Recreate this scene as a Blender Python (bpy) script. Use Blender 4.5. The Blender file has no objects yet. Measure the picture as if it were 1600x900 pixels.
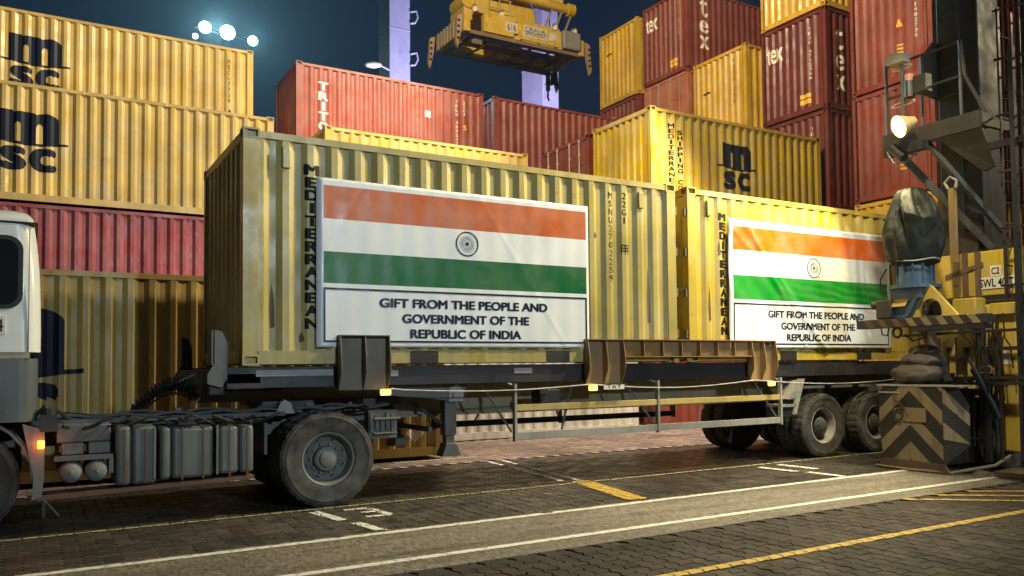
import bpy, bmesh, math, random
from mathutils import Vector, Matrix, noise
R = math.radians
random.seed(7)
sc = bpy.context.scene
col = sc.collection

# ------------------------------------------------------------------ camera
CAM = (-1.8962, -9.2869, 1.5418); YAW, PITCH, ROLL, FPX, CX, CY = 0.5533, 0.0404, -0.0116, 1300.89, 855.93, 520.25
_f = Vector((math.sin(YAW)*math.cos(PITCH), math.cos(YAW)*math.cos(PITCH), math.sin(PITCH)))
_r = Vector((math.cos(YAW), -math.sin(YAW), 0)); _u = _r.cross(_f)
_r2 = _r*math.cos(ROLL)+_u*math.sin(ROLL); _u2 = -_r*math.sin(ROLL)+_u*math.cos(ROLL)
cam = bpy.data.objects.new('camera', bpy.data.cameras.new('camera')); col.objects.link(cam)
cam.matrix_world = Matrix(((_r2.x, _u2.x, -_f.x, CAM[0]), (_r2.y, _u2.y, -_f.y, CAM[1]), (_r2.z, _u2.z, -_f.z, CAM[2]), (0, 0, 0, 1)))
cam.data.sensor_fit = 'HORIZONTAL'; cam.data.sensor_width = 36; cam.data.lens = FPX/1600*36
cam.data.shift_x = (800-CX)/1600; cam.data.shift_y = (CY-450)/1600
cam.data.clip_start = 0.05; cam.data.clip_end = 2000
sc.camera = cam
# ------------------------------------------------------------------ night sky
w = bpy.data.worlds.new('World'); sc.world = w; w.use_nodes = True
nt = w.node_tree; bg = nt.nodes['Background']
sky = nt.nodes.new('ShaderNodeTexSky'); sky.sky_type = 'NISHITA'; sky.sun_disc = False
sky.sun_elevation = R(0.0); sky.sun_rotation = R(212); sky.air_density = 1.0; sky.dust_density = 1.0; sky.ozone_density = 3.2
nt.links.new(sky.outputs[0], bg.inputs[0]); bg.inputs[1].default_value = 0.052
# ------------------------------------------------------------------ yard floodlights (night: no sun)
def spot(name, loc, target, power, color, size=60, blend=0.6, radius=0.35):
    l = bpy.data.lights.new(name, 'SPOT'); l.energy = power; l.color = color; l.spot_size = R(size); l.spot_blend = blend; l.shadow_soft_size = radius
    o = bpy.data.objects.new(name, l); col.objects.link(o); o.location = loc
    o.rotation_euler = (Vector(target)-Vector(loc)).to_track_quat('-Z', 'Y').to_euler()
    return o
spot('front_floodlight', (4.5, -25, 8.5), (4, 2, 4.4), 9000, (0.70, 0.89, 1.0), 52, 0.9, 0.4)
spot('gantry_floodlight', (14.0, 3.0, 19), (0, 12.5, 8.3), 27000, (1.0, 0.87, 0.62), 62, 0.4, 0.3)
spot('gantry_floodlight', (3.0, 2.0, 19), (16, 13, 9), 17000, (1.0, 0.82, 0.54), 90, 0.6, 0.3)
spot('gantry_floodlight', (10.5, 3.2, 10.5), (7, 6.0, 0), 11000, (1.0, 0.82, 0.64), 90, 0.6, 0.3)  # added spot without fixture, lifts the back paving and white container
spot('crane_floodlight', (8.7, -2.3, 9.6), (4.0, -0.3, 1.5), 6200, (1.0, 0.87, 0.55), 66, 0.5, 0.2)
spot('crane_floodlight', (6.2, -4.0, 8.0), (9.5, -0.8, 2.2), 2000, (1.0, 0.88, 0.55), 50, 0.6, 0.2)  # added fill without fixture, evens the right container and lights the crane
spot('sodium_floodlight', (26.0, -8.5, 13), (5, 0, 2.0), 5000, (1.0, 0.82, 0.5), 60, 0.6, 0.3)
spot('quay_floodlight', (20, 27, 9), (20.5, 34, 20), 20000, (0.74, 0.72, 1.0), 120, 0.5, 0.5)
vs = sc.view_settings; vs.view_transform = 'Standard'; vs.look = 'None'; vs.exposure = 0.0; vs.gamma = 1.0; vs.use_curve_mapping = False
sc.render.engine = 'CYCLES'; sc.cycles.max_bounces = 4; sc.cycles.diffuse_bounces = 3; sc.cycles.glossy_bounces = 2; sc.cycles.transmission_bounces = 2; sc.cycles.volume_bounces = 0; sc.cycles.sample_clamp_indirect = 4.0; sc.cycles.use_denoising = True

# ------------------------------------------------------------------ materials
def N(nt, t, **kw):
    n = nt.nodes.new(t)
    for k, v in kw.items(): setattr(n, k, v)
    return n
def mixc(nt, a, b, fac, mode='MIX'):
    m = N(nt, 'ShaderNodeMix', data_type='RGBA', blend_type=mode)
    for sock, v in ((m.inputs[0], fac), (m.inputs[6], a), (m.inputs[7], b)):
        if hasattr(v, 'is_output') or isinstance(v, bpy.types.NodeSocket): nt.links.new(v, sock)
        else: sock.default_value = v if not isinstance(v, tuple) else (*v, 1) if len(v) == 3 else v
    return m.outputs[2]
def ramp(nt, v, a, b, lo=0.0, hi=1.0):
    m = N(nt, 'ShaderNodeMapRange'); nt.links.new(v, m.inputs[0])
    m.inputs[1].default_value = a; m.inputs[2].default_value = b; m.inputs[3].default_value = lo; m.inputs[4].default_value = hi
    return m.outputs[0]
def coords(nt, scale=(1, 1, 1), rnd=True):
    tc = N(nt, 'ShaderNodeTexCoord'); mp = N(nt, 'ShaderNodeMapping'); mp.inputs['Scale'].default_value = scale
    nt.links.new(tc.outputs['Object'], mp.inputs[0])
    if rnd:
        oi = N(nt, 'ShaderNodeObjectInfo'); m = N(nt, 'ShaderNodeMath', operation='MULTIPLY'); nt.links.new(oi.outputs['Random'], m.inputs[0]); m.inputs[1].default_value = 37.0
        nt.links.new(m.outputs[0], mp.inputs[1])
    return mp.outputs[0]
def noisen(nt, vec, scale, detail=4, rough=0.55):
    n = N(nt, 'ShaderNodeTexNoise'); nt.links.new(vec, n.inputs['Vector']); n.inputs['Scale'].default_value = scale; n.inputs['Detail'].default_value = detail; n.inputs['Roughness'].default_value = rough
    return n.outputs[0]
def paint(name, c, rough=0.45, metal=0.0, var=0.22, streak=0.35, rust=0.25, dirt=(0.06, 0.045, 0.03), rustc=(0.09, 0.035, 0.015), bump=0.12, spec=0.5, white=0.0):
    m = bpy.data.materials.new(name); m.use_nodes = True; nt = m.node_tree; b = nt.nodes['Principled BSDF']
    P = coords(nt); PS = coords(nt, (7, 7, 0.45))
    n1 = noisen(nt, P, 0.9, 5); v = ramp(nt, n1, 0.3, 0.7, 1-var, 1+var)
    cc = mixc(nt, c, (1, 1, 1), 0.0); base = N(nt, 'ShaderNodeHueSaturation'); base.inputs['Color'].default_value = (*c, 1); nt.links.new(v, base.inputs['Value'])
    sat = ramp(nt, noisen(nt, P, 2.3, 3), 0.3, 0.7, 0.85, 1.1); nt.links.new(sat, base.inputs['Saturation'])
    o = base.outputs[0]
    if streak > 0:
        s = ramp(nt, noisen(nt, PS, 1.0, 5, 0.6), 0.48, 0.80, 0, streak)
        o = mixc(nt, o, dirt, s)
    if white > 0:
        s = ramp(nt, noisen(nt, coords(nt, (11, 11, 0.5)), 1.0, 3), 0.70, 0.76, 0, white); o = mixc(nt, o, (0.75, 0.72, 0.65), s)
    if rust > 0:
        r = noisen(nt, P, 5.5, 6, 0.70); s = ramp(nt, r, 0.64, 0.70, 0, rust*2.2); o = mixc(nt, o, rustc, s)
    nt.links.new(o, b.inputs['Base Color'])
    rr = ramp(nt, noisen(nt, P, 3.0, 4), 0.3, 0.7, max(0.05, rough-0.12), min(1, rough+0.15)); nt.links.new(rr, b.inputs['Roughness'])
    b.inputs['Metallic'].default_value = metal; b.inputs['Specular IOR Level'].default_value = spec
    if bump > 0:
        bp = N(nt, 'ShaderNodeBump'); bp.inputs['Strength'].default_value = bump; bp.inputs['Distance'].default_value = 0.02
        nt.links.new(noisen(nt, P, 4.5, 6), bp.inputs['Height']); nt.links.new(bp.outputs[0], b.inputs['Normal'])
    return m
def plain(name, c, rough=0.5, metal=0.0, emit=None, strength=0.0, spec=0.5):
    m = bpy.data.materials.new(name); m.use_nodes = True; nt = m.node_tree; b = nt.nodes['Principled BSDF']
    P = coords(nt); v = ramp(nt, noisen(nt, P, 6.0, 4), 0.3, 0.7, 0.88, 1.1)
    h = N(nt, 'ShaderNodeHueSaturation'); h.inputs['Color'].default_value = (*c, 1); nt.links.new(v, h.inputs['Value']); nt.links.new(h.outputs[0], b.inputs['Base Color'])
    b.inputs['Roughness'].default_value = rough; b.inputs['Metallic'].default_value = metal; b.inputs['Specular IOR Level'].default_value = spec
    if emit: b.inputs['Emission Color'].default_value = (*emit, 1); b.inputs['Emission Strength'].default_value = strength
    return m
M = {}
M['olive'] = paint('paint_pale_yellow', (0.40, 0.325, 0.105), 0.40, streak=0.40, rust=0.18, white=0.25)
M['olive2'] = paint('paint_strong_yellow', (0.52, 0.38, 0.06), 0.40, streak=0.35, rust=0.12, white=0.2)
M['gold'] = paint('paint_gold', (0.57, 0.39, 0.10), 0.42, streak=0.35, rust=0.12)
M['golddrip'] = paint('paint_gold_dripped', (0.58, 0.40, 0.11), 0.36, streak=0.3, rust=0.14, white=0.9)
M['ochre'] = paint('paint_ochre', (0.40, 0.275, 0.07), 0.45, streak=0.4, rust=0.2)
M['mustard'] = paint('paint_mustard', (0.44, 0.31, 0.032), 0.45, streak=0.3, rust=0.08)
M['yellow'] = paint('paint_yellow', (0.60, 0.37, 0.045), 0.42, streak=0.25, rust=0.1)
M['red'] = paint('paint_oxide_red', (0.21, 0.046, 0.032), 0.45, streak=0.3, rust=0.12, white=0.2)
M['triton'] = paint('paint_faded_red', (0.24, 0.052, 0.034), 0.5, streak=0.3, rust=0.3, rustc=(0.55, 0.22, 0.15), white=0.25)
M['maroon'] = paint('paint_maroon', (0.14, 0.027, 0.024), 0.45, streak=0.3, rust=0.12)
M['crimson'] = paint('paint_crimson', (0.27, 0.046, 0.055), 0.42, streak=0.3, rust=0.12, white=0.2)
M['doorred'] = paint('paint_dark_red', (0.15, 0.03, 0.025), 0.5, streak=0.3, rust=0.1)
M['salmon'] = paint('paint_salmon', (0.46, 0.16, 0.09), 0.5, streak=0.3, rust=0.15)
M['greywhite'] = paint('paint_grey_white', (0.50, 0.50, 0.44), 0.5, streak=0.5, rust=0.2)
M['navy'] = plain('print_navy', (0.006, 0.009, 0.022), 0.5, spec=0.2)
M['black'] = plain('print_black', (0.006, 0.006, 0.006), 0.6, spec=0.2)
M['printwhite'] = plain('print_white', (0.75, 0.70, 0.60), 0.5)
M['printyellow'] = plain('print_yellow', (0.75, 0.45, 0.05), 0.5)
M['casting'] = paint('cast_steel', (0.16, 0.12, 0.08), 0.6, streak=0.3, rust=0.5)
M['bars'] = paint('galvanised_bar', (0.40, 0.36, 0.30), 0.45, 0.3, streak=0.3, rust=0.2)
M['cabwhite'] = paint('cab_white', (0.74, 0.76, 0.74), 0.22, var=0.06, streak=0.08, rust=0.0, bump=0.02)
M['cabgrey'] = paint('cab_grey', (0.085, 0.105, 0.11), 0.35, var=0.1, streak=0.15, rust=0.0, bump=0.03)
M['cabfender'] = paint('fender_grey', (0.15, 0.15, 0.145), 0.5, streak=0.4, rust=0.1)
M['trim'] = plain('trim_beige', (0.42, 0.34, 0.22), 0.4)
M['glass'] = plain('dark_glass', (0.01, 0.012, 0.015), 0.06)
M['rubbertrim'] = plain('rubber_trim', (0.012, 0.012, 0.012), 0.6)
M['tank'] = paint('tank_aluminium', (0.125, 0.132, 0.122), 0.5, 0.25, var=0.3, streak=0.8, rust=0.2, dirt=(0.05, 0.045, 0.04))
M['airtank'] = paint('air_tank', (0.16, 0.175, 0.18), 0.6, 0.0, streak=0.6, rust=0.2)
M['chassis'] = paint('chassis_grey', (0.10, 0.105, 0.105), 0.55, streak=0.5, rust=0.3)
M['darkbeam'] = paint('beam_dark', (0.018, 0.018, 0.022), 0.5, streak=0.25, rust=0.15)
M['khaki'] = paint('beam_khaki', (0.20, 0.17, 0.10), 0.55, streak=0.4, rust=0.25)
M['bracket'] = paint('bracket_brown', (0.27, 0.17, 0.07), 0.5, streak=0.3, rust=0.3)
M['bracketcool'] = paint('bracket_cool_lit', (0.14, 0.12, 0.09), 0.5, streak=0.3, rust=0.3)  # same brown steel, greyed and darkened to paint in the cool dim light
M['railyellow'] = paint('rail_yellow', (0.50, 0.36, 0.12), 0.5, streak=0.3, rust=0.3)
M['railgrey'] = paint('rail_grey', (0.30, 0.29, 0.26), 0.5, streak=0.4, rust=0.3)
M['rimwhite'] = paint('rim_white', (0.46, 0.45, 0.42), 0.45, streak=0.5, rust=0.3)
M['rimgrey'] = paint('rim_grey', (0.15, 0.155, 0.15), 0.5, streak=0.4, rust=0.3)
M['reflect'] = plain('reflector_grey', (0.25, 0.25, 0.26), 0.3)
M['hose'] = plain('hose_black', (0.02, 0.018, 0.016), 0.4)
M['amber'] = plain('amber_lamp', (0.7, 0.3, 0.03), 0.3, emit=(1.0, 0.50, 0.08), strength=5)
M['redamber'] = plain('orange_lamp', (0.8, 0.2, 0.02), 0.3, emit=(1.0, 0.18, 0.02), strength=9)
M['lampglass'] = plain('lamp_glass', (0.9, 0.8, 0.5), 0.2, emit=(1.0, 0.80, 0.38), strength=14)
M['mastlight'] = plain('flood_glass', (0.8, 0.9, 0.9), 0.2, emit=(0.55, 0.95, 1.0), strength=20)
M['vinyl'] = paint('vinyl_white', (0.72, 0.75, 0.80), 0.38, var=0.0, streak=0.0, rust=0, bump=0.02)
M['tape'] = plain('clear_tape', (0.55, 0.54, 0.48), 0.15)
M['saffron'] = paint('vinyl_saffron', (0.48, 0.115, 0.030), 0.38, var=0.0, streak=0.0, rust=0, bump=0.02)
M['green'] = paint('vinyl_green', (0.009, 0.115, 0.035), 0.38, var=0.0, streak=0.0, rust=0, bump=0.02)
M['saffronlit'] = paint('vinyl_saffron_lit', (0.72, 0.14, 0.012), 0.38, var=0.0, streak=0.0, rust=0, bump=0.02)  # lit copies of the banner colours: lamp brightness painted into saffron and green
M['greenlit'] = paint('vinyl_green_lit', (0.012, 0.25, 0.028), 0.38, var=0.0, streak=0.0, rust=0, bump=0.02)
M['vnavy'] = plain('vinyl_navy', (0.008, 0.012, 0.03), 0.3)
M['crane'] = paint('crane_yellow', (0.58, 0.40, 0.07), 0.5, streak=0.5, rust=0.4, dirt=(0.05, 0.04, 0.02))
M['cranedark'] = paint('crane_dark_steel', (0.010, 0.011, 0.015), 0.55, streak=0.3, rust=0.15)
M['craneframe'] = paint('crane_grey_steel', (0.024, 0.021, 0.017), 0.5, streak=0.4, rust=0.35)
M['bluemotor'] = paint('motor_blue', (0.05, 0.10, 0.17), 0.45, streak=0.4, rust=0.2)
M['tarp'] = paint('tarp_dark_grey', (0.010, 0.012, 0.010), 0.55, var=0.2, streak=0.2, rust=0.0, dirt=(0.05, 0.045, 0.035), spec=0.25)
M['tarpbrown'] = paint('tarp_brown', (0.075, 0.055, 0.04), 0.6, streak=0.4, rust=0.0)
M['chevblack'] = paint('chevron_black', (0.022, 0.020, 0.018), 0.55, streak=0.4, rust=0.3)
M['chevyellow'] = paint('chevron_yellow', (0.24, 0.18, 0.095), 0.6, streak=0.8, rust=0.5, dirt=(0.07, 0.05, 0.03))
M['rustbrown'] = paint('rusty_steel', (0.12, 0.065, 0.035), 0.7, streak=0.5, rust=0.6)
M['spreader'] = paint('spreader_yellow', (0.70, 0.46, 0.06), 0.45, streak=0.3, rust=0.2)
M['spreaderdark'] = paint('spreader_under', (0.26, 0.17, 0.10), 0.6, streak=0.4, rust=0.4)
M['flipper'] = paint('flipper_paint', (0.48, 0.30, 0.18), 0.5, streak=0.4, rust=0.3)
M['lilac'] = paint('leg_lilac', (0.42, 0.40, 0.62), 0.5, var=0.08, streak=0.15, rust=0.05)
M['concrete'] = plain('galvanised_mast', (0.3, 0.3, 0.3), 0.5)
def tyre_mat():
    m = bpy.data.materials.new('tyre_rubber'); m.use_nodes = True; nt = m.node_tree; b = nt.nodes['Principled BSDF']; P = coords(nt)
    n = noisen(nt, P, 5, 6, 0.6); nt.links.new(mixc(nt, (0.018, 0.017, 0.016), (0.10, 0.095, 0.085), ramp(nt, n, 0.35, 0.7)), b.inputs['Base Color']); b.inputs['Roughness'].default_value = 0.75
    bp = N(nt, 'ShaderNodeBump'); bp.inputs['Strength'].default_value = 0.2; nt.links.new(noisen(nt, P, 30, 4), bp.inputs['Height']); nt.links.new(bp.outputs[0], b.inputs['Normal']); return m
M['tyre'] = tyre_mat()
def ground_mat(name, c1, c2, scale=40, rough=0.75, aggregate=0.5):
    m = bpy.data.materials.new(name); m.use_nodes = True; nt = m.node_tree; b = nt.nodes['Principled BSDF']; P = coords(nt, rnd=False)
    a = mixc(nt, c1, c2, ramp(nt, noisen(nt, P, scale, 6, 0.8), 0.40, 0.62))
    mid = noisen(nt, coords(nt, (1, 0.35, 1), False), 26, 4, 0.75); a = mixc(nt, a, c2, ramp(nt, mid, 0.52, 0.62, 0, 0.7)); a = mixc(nt, a, c1, ramp(nt, mid, 0.48, 0.38, 0, 0.7))
    big = ramp(nt, noisen(nt, P, 0.35, 5), 0.3, 0.7, 0.6, 1.25)
    h = N(nt, 'ShaderNodeHueSaturation'); nt.links.new(a, h.inputs['Color']); nt.links.new(big, h.inputs['Value'])
    st = ramp(nt, noisen(nt, coords(nt, (0.35, 5, 1), False), 1.0, 5), 0.5, 0.72, 0, 0.6)      # tyre rubber laid down along the lane
    a = mixc(nt, h.outputs[0], (0.018, 0.017, 0.016), st)
    oil = ramp(nt, noisen(nt, P, 1.6, 3), 0.66, 0.74, 0, 0.6); a = mixc(nt, a, (0.012, 0.012, 0.012), oil)
    nt.links.new(a, b.inputs['Base Color']); nt.links.new(ramp(nt, noisen(nt, P, 2.5, 5), 0.35, 0.7, rough-0.28, rough+0.1), b.inputs['Roughness'])
    bp = N(nt, 'ShaderNodeBump'); bp.inputs['Strength'].default_value = aggregate; bp.inputs['Distance'].default_value = 0.006; nt.links.new(noisen(nt, P, scale*2.5, 5, 0.7), bp.inputs['Height']); nt.links.new(bp.outputs[0], b.inputs['Normal'])
    return m
M['asphalt'] = ground_mat('asphalt', (0.040, 0.035, 0.028), (0.33, 0.29, 0.225), 48, 0.75, 1.0)
M['base'] = ground_mat('joint_sand', (0.012, 0.011, 0.010), (0.03, 0.027, 0.022), 25, 0.9, 0.3)
M['yard'] = ground_mat('yard_ground', (0.06, 0.055, 0.048), (0.12, 0.11, 0.095), 20, 0.75, 0.4)
def paver_mat(name, c1, c2, lane=False, ro=(0.62, 0.9)):
    m = bpy.data.materials.new(name); m.use_nodes = True; nt = m.node_tree; b = nt.nodes['Principled BSDF']
    g = N(nt, 'ShaderNodeNewGeometry'); oi = N(nt, 'ShaderNodeObjectInfo'); ad = N(nt, 'ShaderNodeMath', operation='ADD'); nt.links.new(g.outputs['Random Per Island'], ad.inputs[0]); nt.links.new(oi.outputs['Random'], ad.inputs[1])
    fr = N(nt, 'ShaderNodeMath', operation='FRACT'); nt.links.new(ad.outputs[0], fr.inputs[0])
    a = mixc(nt, c1, c2, fr.outputs[0])
    P = g.outputs['Position']; big = ramp(nt, noisen(nt, P, 0.45, 5), 0.3, 0.7, 0.5, 1.35)
    h = N(nt, 'ShaderNodeHueSaturation'); nt.links.new(a, h.inputs['Color']); nt.links.new(big, h.inputs['Value'])
    a = mixc(nt, h.outputs[0], (0.02, 0.018, 0.016), ramp(nt, noisen(nt, P, 8, 6, 0.68), 0.50, 0.72, 0, 0.75))
    a = mixc(nt, a, (0.20, 0.18, 0.15), ramp(nt, noisen(nt, P, 55, 3, 0.6), 0.66, 0.74, 0, 0.35))     # pale grit
    mp = N(nt, 'ShaderNodeMapping'); mp.inputs['Scale'].default_value = (0.22, 5.5, 1); nt.links.new(P, mp.inputs[0]); st = noisen(nt, mp.outputs[0], 1.0, 5)
    a = mixc(nt, a, (0.012, 0.011, 0.011), ramp(nt, st, 0.50, 0.72, 0, 0.8))                        # tyre rubber along the lane
    if lane:                                                                                         # the wheel lane: rubber, plus the trailer's shade painted in
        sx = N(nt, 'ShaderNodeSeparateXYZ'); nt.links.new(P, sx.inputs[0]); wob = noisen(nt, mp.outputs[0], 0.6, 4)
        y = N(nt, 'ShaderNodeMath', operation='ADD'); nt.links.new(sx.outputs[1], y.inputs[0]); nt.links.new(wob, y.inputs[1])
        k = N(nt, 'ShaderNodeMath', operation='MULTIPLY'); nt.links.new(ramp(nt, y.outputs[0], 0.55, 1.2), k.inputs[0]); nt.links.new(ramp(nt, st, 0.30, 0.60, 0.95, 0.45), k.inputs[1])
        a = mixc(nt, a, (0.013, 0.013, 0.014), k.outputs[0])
    nt.links.new(a, b.inputs['Base Color']); nt.links.new(ramp(nt, noisen(nt, P, 3.5, 5), 0.3, 0.7, *ro), b.inputs['Roughness']); b.inputs['Specular IOR Level'].default_value = 0.3
    bp = N(nt, 'ShaderNodeBump'); bp.inputs['Strength'].default_value = 0.6; bp.inputs['Distance'].default_value = 0.005; nt.links.new(noisen(nt, P, 100, 4, 0.7), bp.inputs['Height']); nt.links.new(bp.outputs[0], b.inputs['Normal'])
    return m
M['paver'] = paver_mat('paver_brown', (0.034, 0.026, 0.021), (0.064, 0.049, 0.040)); M['paverlane'] = paver_mat('paver_lane', (0.045, 0.040, 0.035), (0.085, 0.075, 0.064), True, (0.26, 0.60)); M['paverback'] = paver_mat('paver_lit_pink', (0.15, 0.115, 0.095), (0.25, 0.195, 0.165))  # back pavers lightened and warmed, the light on that ground put into colour
def marking_mat(name, c):
    m = bpy.data.materials.new(name); m.use_nodes = True; nt = m.node_tree; b = nt.nodes['Principled BSDF']; P = N(nt, 'ShaderNodeNewGeometry').outputs['Position']
    wear = ramp(nt, noisen(nt, P, 14, 7, 0.7), 0.50, 0.66, 0, 0.85)
    nt.links.new(mixc(nt, c, (0.10, 0.09, 0.075), wear), b.inputs['Base Color']); b.inputs['Roughness'].default_value = 0.6; return m
M['markwhite'] = marking_mat('road_paint_white', (0.74, 0.72, 0.66)); M['markyellow'] = marking_mat('road_paint_yellow', (0.58, 0.38, 0.06)); M['markwarm'] = marking_mat('road_paint_cream', (0.60, 0.50, 0.30)); M['markpale'] = marking_mat('road_paint_faded', (0.46, 0.42, 0.22))

# ------------------------------------------------------------------ mesh helpers
class MB:
    def __init__(s): s.v = []; s.f = []; s.mi = []
    def add(s, vs, fs, mi=0):
        k = len(s.v); s.v += [tuple(p) for p in vs]; s.f += [tuple(i+k for i in f) for f in fs]; s.mi += [mi]*len(fs); return s
    def box(s, a, b, mi=0):
        x0, y0, z0 = (min(p, q) for p, q in zip(a, b)); x1, y1, z1 = (max(p, q) for p, q in zip(a, b))
        return s.add([(x0,y0,z0),(x1,y0,z0),(x1,y1,z0),(x0,y1,z0),(x0,y0,z1),(x1,y0,z1),(x1,y1,z1),(x0,y1,z1)], [(0,3,2,1),(4,5,6,7),(0,1,5,4),(1,2,6,5),(2,3,7,6),(3,0,4,7)], mi)
    def beam(s, p, q, w, h, up=(0,0,1), mi=0):
        p, q = Vector(p), Vector(q); d = (q-p).normalized(); u = Vector(up)
        if abs(d.dot(u)) > 0.99: u = Vector((1,0,0))
        r = d.cross(u).normalized()*w/2; u = r.cross(d).normalized()*h/2
        vs = [c+a*r+b*u for c in (p, q) for a, b in ((-1,-1),(1,-1),(1,1),(-1,1))]
        return s.add(vs, [(0,1,2,3),(7,6,5,4),(0,4,5,1),(1,5,6,2),(2,6,7,3),(3,7,4,0)], mi)
    def cyl(s, p, q, r, n=12, r2=None, mi=0):
        p, q = Vector(p), Vector(q); d = (q-p).normalized(); a = d.orthogonal().normalized(); b = d.cross(a); r2 = r if r2 is None else r2
        vs = [p+(a*math.cos(t)+b*math.sin(t))*r for t in [2*math.pi*i/n for i in range(n)]]+[q+(a*math.cos(t)+b*math.sin(t))*r2 for t in [2*math.pi*i/n for i in range(n)]]
        return s.add(vs, [(i,(i+1)%n,n+(i+1)%n,n+i) for i in range(n)]+[tuple(range(n-1,-1,-1)), tuple(range(n,2*n))], mi)
    def tube(s, path, r, n=6, mi=0):
        path = [Vector(p) for p in path]; rings = []
        a = None
        for i, p in enumerate(path):
            d = (path[min(i+1,len(path)-1)]-path[max(i-1,0)]).normalized()
            a = d.orthogonal().normalized() if a is None else (a-d*a.dot(d)).normalized()
            b = d.cross(a); rings.append([p+(a*math.cos(2*math.pi*k/n)+b*math.sin(2*math.pi*k/n))*r for k in range(n)])
        vs = [v for g in rings for v in g]; fs = []
        for i in range(len(path)-1):
            for k in range(n): fs.append((i*n+k, i*n+(k+1)%n, (i+1)*n+(k+1)%n, (i+1)*n+k))
        fs += [tuple(range(n-1,-1,-1)), tuple(range((len(path)-1)*n, len(path)*n))]
        return s.add(vs, fs, mi)
    def lathe(s, prof, c, axis=(0,1,0), n=40, mi=0, tread=False):     # prof = [(radius, offset along axis)]
        c = Vector(c); d = Vector(axis).normalized(); a = d.orthogonal().normalized(); b = d.cross(a); vs = []; m = len(prof)
        top = max(r for r, o in prof)
        for i in range(n):
            t = 2*math.pi*i/n; e = a*math.cos(t)+b*math.sin(t)
            vs += [c+e*(r-(0.012 if tread and i % 4 == 0 and r > top-0.005 else 0))+d*o for r, o in prof]
        fs = [(i*m+j, i*m+j+1, ((i+1)%n)*m+j+1, ((i+1)%n)*m+j) for i in range(n) for j in range(m-1)]
        return s.add(vs, fs, mi)
    def prism(s, pts, depth, mi=0):                      # pts = 3D planar outline, depth = extrusion vector
        pts = [Vector(p) for p in pts]; d = Vector(depth); n = len(pts)
        return s.add(pts+[p+d for p in pts], [tuple(range(n)), tuple(range(2*n-1,n-1,-1))]+[(i,n+i,n+(i+1)%n,(i+1)%n) for i in range(n)], mi)
    def mesh(s, name, smooth=False):
        me = bpy.data.meshes.new(name); me.from_pydata(s.v, [], s.f); me.polygons.foreach_set('material_index', s.mi)
        bm = bmesh.new(); bm.from_mesh(me); bmesh.ops.recalc_face_normals(bm, faces=bm.faces); bm.to_mesh(me); bm.free()
        if smooth:
            me.polygons.foreach_set('use_smooth', [True]*len(me.polygons)); me.set_sharp_from_angle(angle=R(38))
        return me
    def build(s, name, mats, parent=None, smooth=False, bevel=0.0, segs=2):
        return obj(name, s.mesh(name, smooth or bevel > 0), mats, parent, bevel, segs)
def obj(name, me, mats, parent=None, bevel=0.0, segs=2):
    o = bpy.data.objects.new(name, me); col.objects.link(o)
    for m in (mats if isinstance(mats, (list, tuple)) else [mats]):
        if len(me.materials) < (len(mats) if isinstance(mats, (list, tuple)) else 1): me.materials.append(M[m])
    if parent: o.parent = parent
    if bevel > 0:
        b = o.modifiers.new('bevel', 'BEVEL'); b.width = bevel; b.segments = segs; b.limit_method = 'ANGLE'; b.angle_limit = R(40)
    return o
def shared(name, me, mat, parent, loc=(0,0,0)):          # shares mesh data, material on the object
    if not me.materials: me.materials.append(None)
    o = bpy.data.objects.new(name, me); col.objects.link(o); o.parent = parent; o.location = loc
    o.material_slots[0].link = 'OBJECT'; o.material_slots[0].material = M[mat]; return o
def thing(name, label, cat, loc=(0,0,0), group=None):
    o = bpy.data.objects.new(name, None); col.objects.link(o); o.location = loc; o.empty_display_size = 0.2; return tag(o, label, cat, group)
def tag(o, label, cat, group=None):
    o['label'] = label; o['category'] = cat
    if group: o['group'] = group
    return o
def structure(o): o['kind'] = 'structure'; return o
def clip(poly, c):                                       # Sutherland-Hodgman, c convex counter-clockwise
    for i in range(len(c)):
        (ax, ay), (bx, by) = c[i], c[(i+1) % len(c)]; out = []
        if not poly: return []
        side = lambda p: (bx-ax)*(p[1]-ay)-(by-ay)*(p[0]-ax)
        for j in range(len(poly)):
            p, q = poly[j], poly[(j+1) % len(poly)]; sp, sq = side(p), side(q)
            if sp >= 0: out.append(p)
            if sp*sq < 0:
                t = sp/(sp-sq); out.append((p[0]+(q[0]-p[0])*t, p[1]+(q[1]-p[1])*t))
        poly = out
    return poly
_glyph = {}
def glyphs(s, bold=0.0):
    """flat mesh of a text: (verts2d, faces, minx, miny, maxx, maxy)"""
    k = (s, bold)
    if k not in _glyph:
        cu = bpy.data.curves.new('text', 'FONT'); cu.body = s; cu.offset = bold; cu.resolution_u = 5; cu.fill_mode = 'FRONT'
        o = bpy.data.objects.new('text', cu); me = bpy.data.meshes.new_from_object(o)
        vs = [(v.co.x, v.co.y) for v in me.vertices]; fs = [tuple(p.vertices) for p in me.polygons]
        bpy.data.objects.remove(o); bpy.data.meshes.remove(me); bpy.data.curves.remove(cu)
        _glyph[k] = (vs, fs, min(v[0] for v in vs), min(v[1] for v in vs), max(v[0] for v in vs), max(v[1] for v in vs))
    return _glyph[k]
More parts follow.
